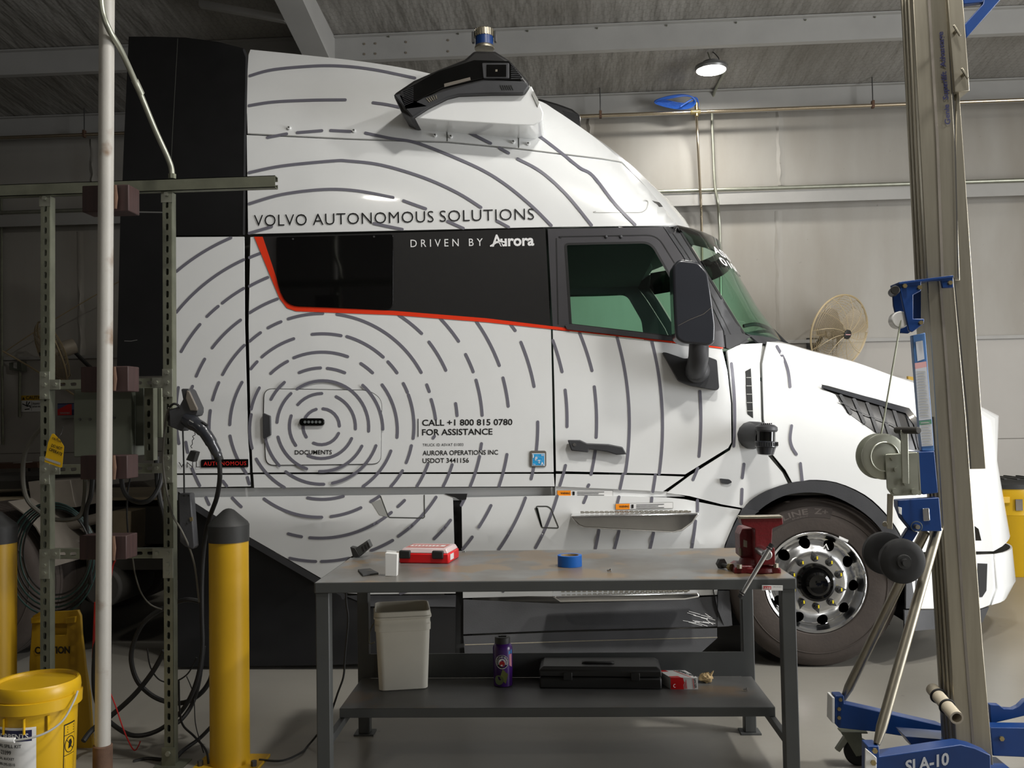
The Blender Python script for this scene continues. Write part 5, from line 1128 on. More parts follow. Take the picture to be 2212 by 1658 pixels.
# lower bracket, transport wheels
lb_ = lp('lower_bracket', [(1939, 1080), (2029, 1074), (2035, 1147), (1972, 1147), (1950, 1120), (1940, 1095)], YM-.06, .05, 'lift_blue')
lp('latch_plate', rnd([(1993, 1098), (2007, 1097), (2009, 1124), (1995, 1125)], 2), YM-.064, .004, 'alu', .001, lb_)
lp('latch_plate', [(1940, 1094), (1948, 1096), (1948, 1112), (1942, 1108)], YM-.064, .004, 'paper_white', .001, lb_)
p = atY(1980, 1137, YM-.07); MB().torus(p, (.2, 1, 0), .020, .0016, 24, 5).build('safety_ring', 'galv', lb_); MB().cyl(p+Vector((0, .01, 0)), p-Vector((0, .015, 0)), .009, n=12).build('ring_pin', 'alu_dull', lb_)
ta = atY(1910, 1194, YM+.07); tb = atY(1948, 1211, YM-.13)
lp('wheel_arm', [(1962, 1140), (1984, 1150), (1968, 1175), (1945, 1168)], YM-.03, .03, 'lift_blue')
dx_ = (tb-ta).normalized()
MB().cyl(ta, tb+dx_*.05, .014, n=14).build('wheel_axle', 'cap_black', ML)
for q_ in (ta, tb):
    tw = MB().lathe([(-.022, .05), (-.02, .075), (-.012, .085), (.012, .085), (.02, .075), (.022, .05)], q_, dx_, 36).build('transport_wheel', 'rubber_dark', ML)
    MB().lathe([(.018, .03), (.03, .026)], q_, dx_, 20).build('wheel_hub', 'cap_black', tw)
# struts
def strut(p0, y0, p1, y1, nm='brace_tube'):
    a_, b_ = atY(*p0, y0), atY(*p1, y1); t = MB().tube([a_, a_.lerp(b_, .93), b_], [.0195, .0195, .012], 14); t.v = t.v
    return t.build(nm, 'alu_dull', ML)
strut((2026, 1140), YM+.0, (1894, 1606), YM-.30); strut((1998, 1148), YM+.04, (1822, 1508), 4.10)
# legs
yl = 4.05
lg = lp('base_leg', [(1804, 1502), (1823, 1502), (1824, 1519), (2032, 1566), (2079, 1590), (2070, 1622), (1953, 1590), (1889, 1580), (1812, 1572), (1804, 1563)], yl, .06, 'lift_blue')
lp('leg_pad', [(1798, 1506), (1803, 1506), (1803, 1562), (1797, 1560)], yl-.01, .08, 'paper_white', .002)
for (x, y) in ((1815, 1510), (1812, 1530), (1812, 1549)):
    p = atY(x, y, yl); MB().cyl(p, p-Vector((0, .008, 0)), .008, n=6).build('leg_bolt', 'zinc_yellow', lg)
def caster(px, py, Y):
    p = atY(px, py, Y); p.z = .058
    w_ = MB().lathe([(-.018, .035), (-.017, .05), (-.01, .058), (.01, .058), (.017, .05), (.018, .035)], p, (.15, 1, 0), 32).build('caster_wheel', 'rubber_dark', ML)
    MB().cyl(p+Vector((-.003, -.024, 0)), p+Vector((.003, .024, 0)), .012, n=12).build('caster_hub', 'galv', w_)
    t_ = p+Vector((-.02, 0, .085)); f = MB()
    for s in (-1, 1):
        f.prism([p+Vector((-.015, s*.024, -.012)), p+Vector((.015, s*.024, -.005)), t_+Vector((.03, s*.024, 0)), t_+Vector((-.05, s*.024, 0))], (0, .004*s, 0))
    f.box(t_+Vector((-.055, -.03, 0)), t_+Vector((.055, .03, .006))); f.build('caster_fork', 'galv', ML, bevel=.001)
    MB().prism([t_+Vector((-.03, -.012, -.01)), t_+Vector((-.075, -.012, -.075)), t_+Vector((-.06, -.012, -.085)), t_+Vector((-.01, -.012, -.02))], (0, .024, 0)).build('brake_tab', 'galv_light', w_)
caster(1853, 1618, 4.12)
caster(2300, 1640, 4.0)
yf = 3.46
fl_ = lp('base_leg', [(1874, 1611), (1899, 1611), (1900, 1634), (2075, 1608), (2105, 1615), (2140, 1630), (2143, 1732), (1874, 1732)], yf+.0, .07, 'lift_blue')
mb = text_map('SLA-10', lambda x, y: atY(x, y, yf-.002), (1956, 1668), (2050, 1650), 26, .03, shear=.2)
camface(mb).build('leg_lettering', 'label_pale', fl_, recalc=False, smooth=False)
lp('leg_pad', [(1870, 1616), (1894, 1636), (1893, 1732), (1868, 1732)], yf-.012, .01, 'paper_white', .002)
for (x, y) in ((1889, 1620), (1886, 1646)):
    p = atY(x, y, yf-.012); MB().cyl(p, p-Vector((0, .008, 0)), .010, n=6).build('leg_bolt', 'zinc_yellow', fl_)
lp('base_leg', [(2140, 1571), (2330, 1573), (2330, 1640), (2145, 1632)], 3.9, .07, 'lift_blue')
p = atY(2163, 1594, 3.9); MB().cyl(p, p-Vector((0, .008, 0)), .010, n=6).build('leg_bolt', 'zinc_yellow', ML)
lp('stow_hook', [(2138, 1521), (2158, 1522), (2169, 1530), (2188, 1531), (2201, 1525), (2214, 1512), (2240, 1506), (2240, 1535), (2212, 1546), (2140, 1563)], 4.0, .03, 'lift_blue')
lp('base_block', [(1955, 1590), (2075, 1600), (2075, 1630), (1980, 1622)], 3.88, .12, 'lift_blue')
MB().box((1.30, 3.52, .03), (1.72, 3.98, .09)).build('base_plate', 'lift_blue', ML, bevel=.004)
# fork tip above
lp('fork_arm', [(2084, 52), (2124, 8), (2132, -40), (2210, -60), (2161, 0), (2088, 82)], YM+.06, .03, 'lift_blue')
lp('fork_arm', [(2080, -10), (2126, -12), (2124, 4), (2082, 9)], YM+.06, .03, 'lift_blue')
# paper roll strapped to the mast
a_, b_ = atY(2014, 1488, 3.86), atY(2067, 1550, 3.62)
PR = thing('paper_roll', 'rolled manual strapped to the lift mast with black bands', 'paper roll', a_)
MB().lathe([(0, .018), (0, .025), ((b_-a_).length, .025), ((b_-a_).length, .018), (0, .018)], a_, b_-a_, 24, cap=False).build('roll', 'reel_tan', PR)
for t in (.25, .62): MB().torus(a_.lerp(b_, t), b_-a_, .027, .005, 28, 6).build('strap', 'rubber_dark', PR)

# ------------------------------------------------------------------ white pole with welded blocks
YP = 3.72
pb = atY(222, 1609, YP); pt = atY(231, 0, YP)
pdir = (pt-pb)/(pt.z-pb.z); p0 = pb-pdir*pb.z; p1 = p0+pdir*(ceil_z(YP)-.0)
PO = thing('support_pole', 'rust-stained white steel pole with four dark brown welded blocks', 'pole', p0)
MB().cyl(p0, p1-Vector((0, 0, .004)), .0305, n=28).build('pipe', 'pole_white', PO)
MB().cyl(p0, p0+pdir*.21, .038, n=28).build('base_collar', 'rust', PO, bevel=.004)
for (xa, xb, ya, yb) in ((177, 278, 401, 455), (174, 277, 792, 845), (173, 275, 984, 1034), (171, 273, 1157, 1208)):
    a_, b_ = atY(xa, ya, YP+.035), atY(xb, yb, YP+.035)
    bl = MB().box(a_, b_+Vector((0, .10, 0))).build('mount_block', 'block_brown', PO, bevel=.004)
    for sx in (-1, 1):
        c_ = p0+pdir*((a_.z+b_.z)/2)
        MB().tube([c_+Vector((sx*.031, .02, -.05)), c_+Vector((sx*.033, .02, 0)), c_+Vector((sx*.031, .02, .05))], [.006, .009, .006], 8).build('weld_bead', 'rust', bl)
CU = thing('conduit', 'bent steel conduit rising from the rack bar along the white pole', 'conduit', atY(373, 385, 4.05))
ptube([(372, 384, 4.05), (370, 362, 4.05), (360, 335, 4.03), (335, 280, 4.0), (300, 195, 3.90), (262, 110, 3.75), (236, 65, 3.674), (223, 30, 3.672), (218, -10, 3.672), (216, -80, 3.672)], 4, .0125, 12).build('tube', 'galv_light', CU)
MB().cyl(atY(305, 203, 3.915), atY(291, 173, 3.87), .0155, n=14).build('coupling', 'galv_light', CU)
MB().cyl(atY(372, 386, 4.05), atY(372, 376, 4.05), .018, n=8).build('connector', 'galv', CU)

# ------------------------------------------------------------------ slotted-strut rack
YR = 4.05; SW = .0412
RK = thing('strut_rack', 'galvanised slotted-strut equipment rack with bolted corner plates', 'rack', (-2.09, YR, 0))
def slotted(o, dirv, side, L_, s0=.03, name='upright', skip=()):
    """channel along dirv starting at o; side = in-plane width vector; slots every 2 inches in the front face"""
    n = int((L_-2*s0)/.0508); holes = []
    for k in range(n):
        c_ = s0+.03+.0508*k
        if any(a_ < c_ < b_ for a_, b_ in skip): continue
        holes.append([(c_+q_[0], SW/2+q_[1]) for q_ in [(.0095*x+.0075*cx, .0082*y) for x, y, cx in [(math.cos(t)*.8, math.sin(t), 1 if math.cos(t) > 0 else -1) for t in [2*math.pi*(j+.5)/10 for j in range(10)]]]])
    v, f = fill2d([[(0, 0), (L_, 0), (L_, SW), (0, SW)]]+holes)
    m_ = MB().add([o+dirv*a_+side*b_ for a_, b_ in v], f)
    bk = Vector((0, 1, 0))
    for w_ in (0, SW):
        q_ = o+side*w_; m_.add([q_, q_+dirv*L_, q_+dirv*L_+bk*SW, q_+bk*SW], [(0, 1, 2, 3)])
    for w_, w2 in ((0, .009), (SW, SW-.009)):
        q_ = o+bk*SW; m_.add([q_+side*w_, q_+side*w_+dirv*L_, q_+side*w2+dirv*L_, q_+side*w2], [(0, 1, 2, 3)])
    return m_.build(name, 'galv', RK, solid=.0022, ang=30)
UZ = Vector((0, 0, 1)); UX = Vector((1, 0, 0))
xl, xr = atY(88, 900, YR).x, atY(353, 900, YR).x
for x in (xl, xr):
    up_ = slotted(Vector((x, YR, .006)), UZ, UX, 2.555)
    MB().box((x-.006, YR-.004, 2.515), (x+SW+.006, YR-.002, 2.575)).build('end_plate', 'galv_light', up_); 
    q_ = Vector((x+SW/2, YR-.004, 2.552)); MB().cyl(q_, q_-Vector((0, .010, 0)), .010, n=6).build('plate_bolt', 'galv_light', up_)
    MB().box((x-.04, YR-.03, 0), (x+SW+.05, YR+.08, .006)).box((x-.01, YR-.008, .006), (x+SW+.01, YR-.003, .085)).build('foot_bracket', 'galv', up_)
    q_ = Vector((x+SW/2, YR-.008, .06)); MB().cyl(q_, q_-Vector((0, .012, 0)), .011, n=6).build('foot_bolt', 'galv_light', up_)
for i, (py, pyc) in enumerate(((812, 838), (996, 1022), (1179, 1205))):
    zc_ = atY(230, pyc, YR+.0).z
    cb = slotted(Vector((xl+SW+.001, YR+.001, zc_+.0)), UX, UZ, xr-xl-SW-.002, name='crossbar')
    for x, s in ((xl, 1), (xr, -1)):
        xa = x if s > 0 else x-.05; zz = zc_+SW/2
        lo, hi = ((-.065, .06) if i < 2 else (-.11, .022))
        pl = MB().box((xa, YR-.006, zz-.0225), (xa+.092, YR-.001, zz+.0225)).box((x-.002, YR-.0065, zz+lo), (x+SW+.002, YR-.0012, zz+hi)).build('corner_plate', 'galv_light', RK)
        for bx_2, bz in ((x+SW/2, zz), (x+SW/2+s*.05, zz), (x+SW/2, zz+(.045 if i < 2 else -.05)), (x+SW/2, zz-.05 if i < 2 else zz-.085)):
            q_ = Vector((bx_2, YR-.0065, bz)); MB().cyl(q_, q_-Vector((0, .008, 0)), .0095, n=6).build('plate_bolt', 'galv_light', pl)
# top beam
a_, b_ = atY(0, 401, YR-.02), atY(594, 376, YR-.02); zt = (a_.z+b_.z)/2
m = MB(); xa, xb = -3.3, b_.x
m.box((xa, YR-.02, zt-.054), (xb, YR-.017, zt)).box((xa, YR-.02, zt-.003), (xb, YR+.021, zt)).box((xa, YR-.02, zt-.054), (xb, YR+.021, zt-.051)).box((xa, YR+.018, zt-.054), (xb, YR+.021, zt-.035)).box((xa, YR+.018, zt-.02), (xb, YR+.021, zt))
m.build('top_beam', 'galv', RK)
# inner short strut and boxes
xs = atY(312, 900, YR+.05).x
z0_, z1_ = atY(320, 994, YR+.05).z, atY(320, 832, YR+.05).z
slotted(Vector((xs, YR+.05, z0_)), UZ, UX, z1_-z0_, name='short_strut')
EN = thing('electrical_enclosure', 'flat olive grey electrical enclosure mounted behind the white pole', 'electrical box', atY(220, 1020, YR+.12))
MB().box(atY(159, 836, YR+.06), atY(284, 985, YR+.06)+Vector((0, .16, 0))).build('enclosure_body', 'panel_green', EN, bevel=.004)
for (x, y) in ((173, 905), (247, 902), (195, 905)):
    q_ = atY(x, y, YR+.06); MB().cyl(q_, q_-Vector((0, .005, 0)), .006, n=8).build('cover_screw', 'bolt_dark', EN)
E2 = thing('junction_box', 'narrow grey junction box between enclosure and short strut', 'electrical box', atY(299, 960, YR+.13))
MB().box(atY(288, 836, YR+.10), atY(311, 962, YR+.10)+Vector((0, .10, 0))).build('box_body', 'panel_green', E2, bevel=.003)
MB().box(atY(336, 838, YR+.10), atY(350, 945, YR+.10)+Vector((0, .08, 0))).build('box_side', 'galv', E2, bevel=.003)

# ------------------------------------------------------------------ charging holster, plug and cables
hx = atY(390, 930, 3.98)
HO = thing('charger_holster', 'black charging holster holding a plug on the rack upright', 'charger', hx)
hp_ = [(391, 841), (394, 839), (406, 839), (410, 843), (427, 880), (427, 890), (424, 897), (406, 902), (394, 930), (391, 931), (367, 921), (365, 886), (387, 877), (395, 862)]
plate(hp_, 3.93, .07).build('holster_body', 'plastic_grey', HO, bevel=.006)
plate([(403, 842), (409, 845), (426, 881), (426, 887), (410, 887), (400, 860)], 3.92, .012).build('holster_hood', 'frame_brown', HO, bevel=.004)
plate([(362, 884), (380, 880), (380, 925), (362, 918)], 3.97, .06).build('holster_mount', 'case_black', HO, bevel=.003)
ptube([(367, 878, 3.95), (375, 872, 3.93), (384, 874, 3.93), (388, 880, 3.93)], 3.93, .005).build('hook_loop', 'cable', HO)
PLG = thing('charging_plug', 'black charging plug with thick cable hanging down behind the bollard', 'plug', atY(440, 950, 3.94))
ptube([(404, 905, 3.95), (420, 915, 3.93), (436, 926, 3.92), (452, 948, 3.92), (464, 970, 3.93), (471, 984, 3.94)], 3.9, [.033]*7+[.030]*7+[.026]*7+[.023]*6+[.020]*4, 14).build('grip', 'mirror_black', PLG)
ptube([(470, 982, 3.94), (474, 994, 3.94)], 3.9, .0185, 14, sm=False).build('strain_relief', 'rubber_dark', PLG)
ribbon([(409, 907), (418, 912.5)], 2, lambda x, y, o=0: atY(x, y, 3.886), 0, cap=False).build('plug_mark', 'seam_light', PLG, recalc=False)
plate([(433, 912), (437, 910), (448, 918), (444, 920)], 3.9, .02).build('release_tab', 'rubber_dark', PLG, bevel=.002)
ptube([(473, 992, 3.94), (475, 1030, 3.97), (468, 1075, 4.05), (452, 1120, 4.15), (441, 1175, 4.22), (436, 1250, 4.25), (436, 1330, 4.25), (437, 1400, 4.25), (425, 1470, 4.25), (396, 1530, 4.25), (345, 1575, 4.25), (290, 1588, 4.22), (245, 1565, 4.2), (215, 1530, 4.2), (203, 1480, 4.2), (205, 1400, 4.2), (212, 1330, 4.25)], 4, .0105, 10).build('cable', 'cable', PLG)
sq_ = [(420-3*math.cos(k*math.pi*.9)*(1 if k else 0)-k*.9, 934+4.2*k) for k in range(9)]
ptube(sq_, 3.93, .0016, 5, 3).build('coiled_leash', 'cable', PLG)
plate([(411, 972), (425, 976), (418, 998), (401, 993)], 3.92, .04).build('dust_cap', 'case_black', PLG, bevel=.003)
PD = thing('pendant_control', 'dark grey pendant control hanging on a thin cord below the plug', 'pendant', atY(400, 1185, 4.0))
plate([(385, 1068), (388, 1065), (409, 1065), (411, 1068), (420, 1180), (416, 1186), (399, 1180), (388, 1170)], 3.98, .05).build('pendant_body', 'plastic_grey', PD, bevel=.006)
ptube([(395, 930, 3.98), (397, 1000, 3.99), (398, 1066, 4.0)], 4, .004).build('pendant_cord', 'cable', PD)
for (x, y) in ((398, 1070), (408, 1070), (404, 1130)):
    q_ = atY(x, y, 3.98); MB().cyl(q_, q_-Vector((0, .003, 0)), .004, n=8).build('pendant_screw', 'rubber_dark', PD)
plate([(409, 1118), (415, 1116), (416, 1124), (411, 1126)], 3.977, .006).build('pendant_tag', 'zinc_yellow', PD)
def cable(name, lab_, pts, r_, m_='cable', n=8, cat='cable', grp=None):
    o = recenter(ptube(pts, 4.2, r_, n).build(name, m_)); tag(o, lab_, cat, grp); return o
cable('thin_cable', 'thin grey cord running from the holster diagonally down past the upright', [(365, 880, 3.94), (358, 905, 3.96), (353, 960, 3.98), (352, 1000, 3.99), (360, 1060, 4.0), (372, 1110, 4.0), (392, 1145, 3.97), (410, 1185, 3.99), (422, 1230, 4.05), (430, 1300, 4.1)], .0045, 'cable_grey')
cable('heavy_cable', 'heavy brown-black cable sagging in a U below the mounting block', [(262, 1030, 4.1), (266, 1055, 4.1), (278, 1075, 4.1), (300, 1084, 4.1), (322, 1080, 4.12), (338, 1062, 4.14), (348, 1035, 4.16), (350, 1000, 4.2)], .011)
cable('heavy_cable', 'straight dark cable dropping behind the lower right crossbar', [(338, 985, 4.18), (340, 1040, 4.2), (346, 1080, 4.2), (355, 1120, 4.2), (360, 1200, 4.22), (362, 1290, 4.25)], .012)
cable('heavy_cable', 'thick grey cable arching left of the rack past the yellow tag', [(92, 920, 4.18), (68, 950, 4.2), (52, 985, 4.2), (50, 1040, 4.2), (60, 1080, 4.2), (85, 1105, 4.2), (110, 1120, 4.22), (150, 1122, 4.22), (175, 1110, 4.22), (183, 1070, 4.22), (184, 1035, 4.2)], .0105, 'cable_grey')
cable('heavy_cable', 'pair of dark cables under the second block left strand', [(200, 1035, 4.2), (196, 1070, 4.2), (186, 1105, 4.22), (188, 1160, 4.25), (196, 1260, 4.3)], .011)
HC = thing('hose_bundle', 'coil of dark green and black hose hung on the rack upright', 'hose', atY(122, 1290, 4.25))
for k in range(6):
    rx_, ry_ = 72+5*k, 92+6*k; cx_, cy_ = 122-2*k, 1192+3*k; yk = 4.22+.025*k
    pts = [atY(cx_+rx_*math.cos(t), cy_+ry_*math.sin(t), yk) for t in [2*math.pi*j/40 for j in range(40)]]
    MB().tube(pts, .0045, 6, True).build('hose_turn', 'cable_green' if k % 2 else 'cable', HC)
cable('coil_cable', 'big loop of thick black cable lying between upright and bollard', [(438, 1300, 4.32), (400, 1295, 4.32), (350, 1315, 4.33), (310, 1345, 4.33), (288, 1390, 4.33), (284, 1430, 4.33), (300, 1475, 4.33), (340, 1508, 4.33), (390, 1518, 4.33), (430, 1500, 4.33), (455, 1465, 4.33), (462, 1420, 4.33)], .0115)
cable('coil_cable', 'thick black cable crossing diagonally from the coil to the pole base', [(355, 1405, 4.28), (330, 1450, 4.28), (290, 1500, 4.26), (240, 1545, 4.2), (200, 1575, 4.15), (180, 1600, 4.1)], .012)
cable('coil_cable', 'black cable loop leaning on the right of the strut foot', [(440, 1395, 4.3), (430, 1470, 4.3), (415, 1520, 4.3), (390, 1555, 4.25), (360, 1572, 4.2)], .0105)
cable('floor_cable', 'black cable on the floor sweeping under the bollard', [(455, 1570, 4.3), (430, 1595, 4.28), (395, 1620, 4.22), (372, 1640, 4.12), (320, 1638, 4.13), (288, 1645, 4.1)], .009)
cable('floor_cable', 'slim black cord curving from the strut to the bollard base', [(386, 1470, 4.2), (388, 1530, 4.2), (395, 1565, 4.2), (420, 1590, 4.22), (445, 1620, 4.15), (450, 1650, 4.05)], .005)
cable('thin_cable', 'thin black wire hanging in a slack loop behind the strut slots', [(318, 1400, 4.3), (325, 1440, 4.3), (345, 1468, 4.3), (375, 1472, 4.3), (405, 1455, 4.3), (425, 1420, 4.3)], .0035)
cable('thin_cable', 'thin wire dropping from the slack loop to the floor', [(403, 1460, 4.3), (418, 1500, 4.3), (422, 1560, 4.25), (432, 1600, 4.2), (440, 1625, 4.2)], .0025)
cable('thin_cable', 'pale curved wire under the lower right crossbar', [(286, 1200, 4.15), (292, 1240, 4.16), (305, 1280, 4.18), (325, 1305, 4.2), (350, 1316, 4.22)], .0035, 'cable_grey')
cable('thin_cable', 'vertical black wire beside the enclosure edge down to the lowest block', [(282, 1030, 4.12), (276, 1060, 4.12), (274, 1110, 4.12), (277, 1160, 4.1)], .004)
cable('red_wire', 'thin red wire slanting from the pole to the floor hook', [(236, 1490, 4.1), (250, 1525, 4.1), (265, 1570, 4.1), (280, 1605, 4.12), (291, 1620, 4.14), (300, 1608, 4.15), (303, 1600, 4.15)], .003, 'cable_red')
cable('red_wire', 'red cord running up beside the pole under the lowest block', [(249, 1209, 4.1), (243, 1225, 4.1), (238, 1260, 4.1)], .004, 'cable_red')
cable('red_wire', 'short red cord left of the pole near the caution board', [(206, 1300, 4.2), (203, 1380, 4.2), (201, 1420, 4.2)], .006, 'cable_red')
# yellow tag
TG = thing('warning_tag', 'yellow do-not-operate tag wired to the rack', 'tag', atY(118, 1005, 4.0))
plate([(112, 937), (116, 936), (129, 949), (138, 964), (134, 1008), (131, 1010), (96, 997), (104, 955)], 3.99, .0015).build('tag_card', 'yellow_plastic', TG)
tfn = lambda x, y: atY(x, y, 3.988)
mb = MB(); text_map('DO NOT', tfn, (110, 964), (133, 972), 6.5, .02, mb=mb); text_map('OPERATE', tfn, (105, 972), (133, 984), 6.5, .02, mb=mb); text_map('CAUTION', tfn, (112, 947), (131, 956), 4.5, .02, mb=mb)
camface(mb).build('tag_letters', 'text_black', TG, recalc=False, smooth=False)
camface(MB().add([atY(x, y, 3.989) for x, y in ((99, 988), (131, 999), (130, 1004), (98, 993))], [(0, 1, 2, 3)])).build('tag_strip', 'seam_light', TG, recalc=False)
ptube([(124, 948, 3.985), (133, 935, 4.0), (136, 920, 4.04)], 4, .0012, 5).build('tag_wire', 'cable', TG)

# ------------------------------------------------------------------ bollards
def bollard(px, py, lab_, r_=.088):
    p = atZ(px, py, 0); o = thing('bollard', lab_, 'bollard', p)
    zt_ = 1.13
    MB().cyl(p, p+Vector((0, 0, 1.0)), r_-.002, n=40).build('sleeve', 'yellow_paint', o)
    MB().lathe([(.985, r_+.001), (1.058, r_+.002), (1.070, r_-.004), (1.124, r_*.28), (1.130, r_*.14), (1.132, .001)], p, (0, 0, 1), 40).build('cap', 'cap_black', o, ang=25)
    pl = MB().box(p+Vector((-.14, -.1, 0)), p+Vector((.15, .1, .012))).build('base_plate', 'yellow_paint', o, bevel=.002)
    for sx in (-.115, .125): MB().cyl(p+Vector((sx, -.05, .012)), p+Vector((sx, -.05, .035)), .013, n=6).build('anchor_bolt', 'bolt_dark', pl)
bollard(497, 1650, 'yellow bollard with pointed black cap standing by the charging cables')
bollard(-10, 1645, 'yellow bollard with black cap behind the spill kit bucket')
# ------------------------------------------------------------------ spill kit bucket
p = atZ(80, 1466, .50); p.z = 0
SK = thing('spill_bucket', 'yellow spill kit bucket with lid, white label and bail handle', 'bucket', p)
MB().lathe([(0, .135), (.005, .138), (.40, .150), (.402, .166), (.445, .168), (.448, .158)], p, (0, 0, 1), 56).build('bucket_body', 'yellow_plastic', SK)
MB().lathe([(.448, .160), (.465, .163), (.492, .160), (.50, .154), (.498, .146), (.488, .142), (.487, .001)], p, (0, 0, 1), 56).build('lid', 'yellow_plastic', SK)
for t in (-1.5, -.95, -.4):
    q_ = p+Vector((.153*math.sin(t+1.2), -.153*math.cos(t+1.2), .36)); MB().obox(q_, (.002, 0, 0), (0, .008, 0), (0, 0, .03)).build('rim_rib', 'yellow_plastic', SK)
def onk(u, v_, o=.1515):
    rr = .138+.012*(v_/.4)+o-.1375; u += .54
    return Vector((p.x+rr*math.sin(u), p.y-rr*math.cos(u), v_))
def patch(u0, u1, v0, v1, m_, nm, o=.139, par=None):
    return camface(MB().grid([[onk(u0+(u1-u0)*i/10, v_, o) for i in range(11)] for v_ in (v0, v1)])).build(nm, m_, par or SK, recalc=False)
wl_ = patch(-1.3, -.02, .05, .355, 'sticker_white', 'label'); patch(-1.3, -.12, .303, .345, 'navy', 'label_band', .1395, wl_)
def ktext(s, u1, v_, h, m_, bold=.01, u0=None):
    mb_ = MB(); vv_, ff_ = text2d(s, bold); X0, X1 = min(q_[0] for q_ in vv_), max(q_[0] for q_ in vv_); sc_ = h/CAPH/.15
    w_ = (X1-X0)*sc_; us = (u1-w_) if u0 is None else u0
    mb_.add([onk(us+(a_-X0)*sc_, v_+b_*h/CAPH, .1402) for a_, b_ in vv_], ff_); camface(mb_).build('label_letters', m_, wl_, recalc=False, smooth=False)
ktext('ABSORBENTS', -.20, .313, .020, 'text_white', .02)
for s, v_, h, u1 in (('UNIVERSAL SPILL KIT', .278, .0135, -.37), ('S-23399', .252, .0155, -.65), ('6.5 GAL. BUCKET', .231, .0095, -.56), ('1-800-295-5510', .209, .0105, -.54), ('uline.com', .192, .008, -.72)):
    ktext(s, u1, v_, h, 'text_black')
il = patch(.69, 1.12, .08, .335, 'text_black', 'warning_label', .139); patch(.71, 1.10, .292, .330, 'yellow_plastic', 'label_field', .1394, il); patch(.71, 1.10, .213, .289, 'yellow_plastic', 'label_field', .1394, il); patch(.71, 1.10, .085, .210, 'yellow_plastic', 'label_field', .1394, il)
mb = MB()
for k in range(20):
    v_ = .092+.0056*k; mb.add([onk(.73, v_, .1398), onk(1.07+random.uniform(-.03, .01), v_, .1398), onk(1.07, v_+.0026, .1398), onk(.73, v_+.0026, .1398)], [(0, 1, 2, 3)])
for k in range(3): mb.add([onk(.80, .299+.010*k, .1398), onk(1.06, .299+.010*k, .1398), onk(1.06, .304+.010*k, .1398), onk(.80, .304+.010*k, .1398)], [(0, 1, 2, 3)])
o = camface(mb).build('label_print', 'text_black', il, recalc=False); o['kind'] = 'stuff'
MB().tube([onk(.905+.18*math.cos(t), .251+.031*math.sin(t), .14) for t in [2*math.pi*j/28 for j in range(28)]], .0016, 5, True).tube([onk(.78, .272, .14), onk(1.03, .230, .14)], .0016, 5).build('label_symbol', 'text_black', il)
camface(MB().add([onk(u, v_, .1398) for u, v_ in ((.84, .234), (.94, .237), (1.0, .254), (.95, .27), (.87, .268), (.86, .252))], [(0, 1, 2, 3, 4, 5)])).build('label_figure', 'text_black', il, recalc=False)
hd2 = spline([onk(.95, .457, .163), onk(.78, .425, .170), onk(.48, .368, .180), onk(.15, .338, .185), onk(-.2, .327, .188), onk(-.6, .326, .188), onk(-1.2, .33, .188)], 8)
bh = MB().tube(hd2, .0042, 8).build('bail_handle', 'seam_light', SK); MB().tube(hd2[36:], .010, 10).build('grip', 'sticker_white', bh)
# ------------------------------------------------------------------ caution floor board
CB = thing('floor_sign', 'yellow folding caution floor board behind the spill bucket', 'sign', atZ(130, 1640, 0))
yb_ = 4.27
outl = [(70, 1330), (84, 1322), (150, 1319), (168, 1317), (174, 1330), (176, 1370), (182, 1420), (190, 1500), (200, 1640), (182, 1640), (60, 1640), (63, 1430), (66, 1390)]
hole_ = rnd([(92, 1348), (145, 1346), (143, 1371), (94, 1372)], 4)
v, f = fill2d([outl, hole_]); orient(MB().add([atY(x, y, yb_) for x, y in v], f), (0, -1, 0)).build('front_board', 'yellow_sign', CB, solid=.018, recalc=False, bevel=.003)
back_ = [Vector((0, .22*clamp((y-1320)/320), 0)) for x, y in outl]
MB().prism([atY(x, y, yb_+.03) for x, y in outl[:7]+[(195, 1500)]+[(203, 1630), (66, 1630)]+outl[-2:]], (0, .012, 0)).build('back_board', 'yellow_sign', CB, bevel=.002)
for (x0_, x1_) in ((66, 88), (140, 163)):
    plate([(x0_, 1334), (x1_, 1331), (x1_-2, 1345), (x0_+1, 1347)], yb_-.014, .016).build('hinge', 'yellow_sign', CB, bevel=.003)
camface(text_map('CAUTION', lambda x, y: atY(x, y, yb_-.004), (75, 1411), (151, 1410), 15, .035)).build('board_letters', 'text_black', CB, recalc=False, smooth=False)

# ------------------------------------------------------------------ high-bay lamps
for i, (lo, e, c, dia) in enumerate(LAMPS):
    lo = Vector(lo); zc_ = ceil_z(lo.y)
    o = thing('high_bay_lamp', ['glowing round high-bay lamp under the roof behind the truck', 'round high-bay lamp in the side aisle above the workbench', 'round high-bay lamp in the side aisle above the truck front', 'round high-bay lamp over the rear of the shop', 'round high-bay lamp at the far right bay'][i], 'lamp', lo)
    ks = dia/.34
    MB().lathe([(0, .155*ks), (.02, .165*ks), (.045, .16*ks), (.05, .09), (.09, .085), (.095, .04)], lo, (0, 0, 1), 36).build('housing', 'lamp_body', o)
    MB().cyl(lo+Vector((0, 0, -.004)), lo+Vector((0, 0, .0)), .145*ks, n=36).build('lens', 'lens', o)
    MB().tube([lo+Vector((0, 0, .09)), Vector((lo.x-.03, lo.y, zc_-.002))], .006, 6).build('hanger', 'galv', o)
    MB().tube(spline([lo+Vector((.03, 0, .08)), lo+Vector((.08, 0, .11)), Vector((lo.x+.05, lo.y, zc_-.03)), Vector((lo.x+.02, lo.y, zc_-.002))], 5), .005, 6).build('lead', 'cable', o)

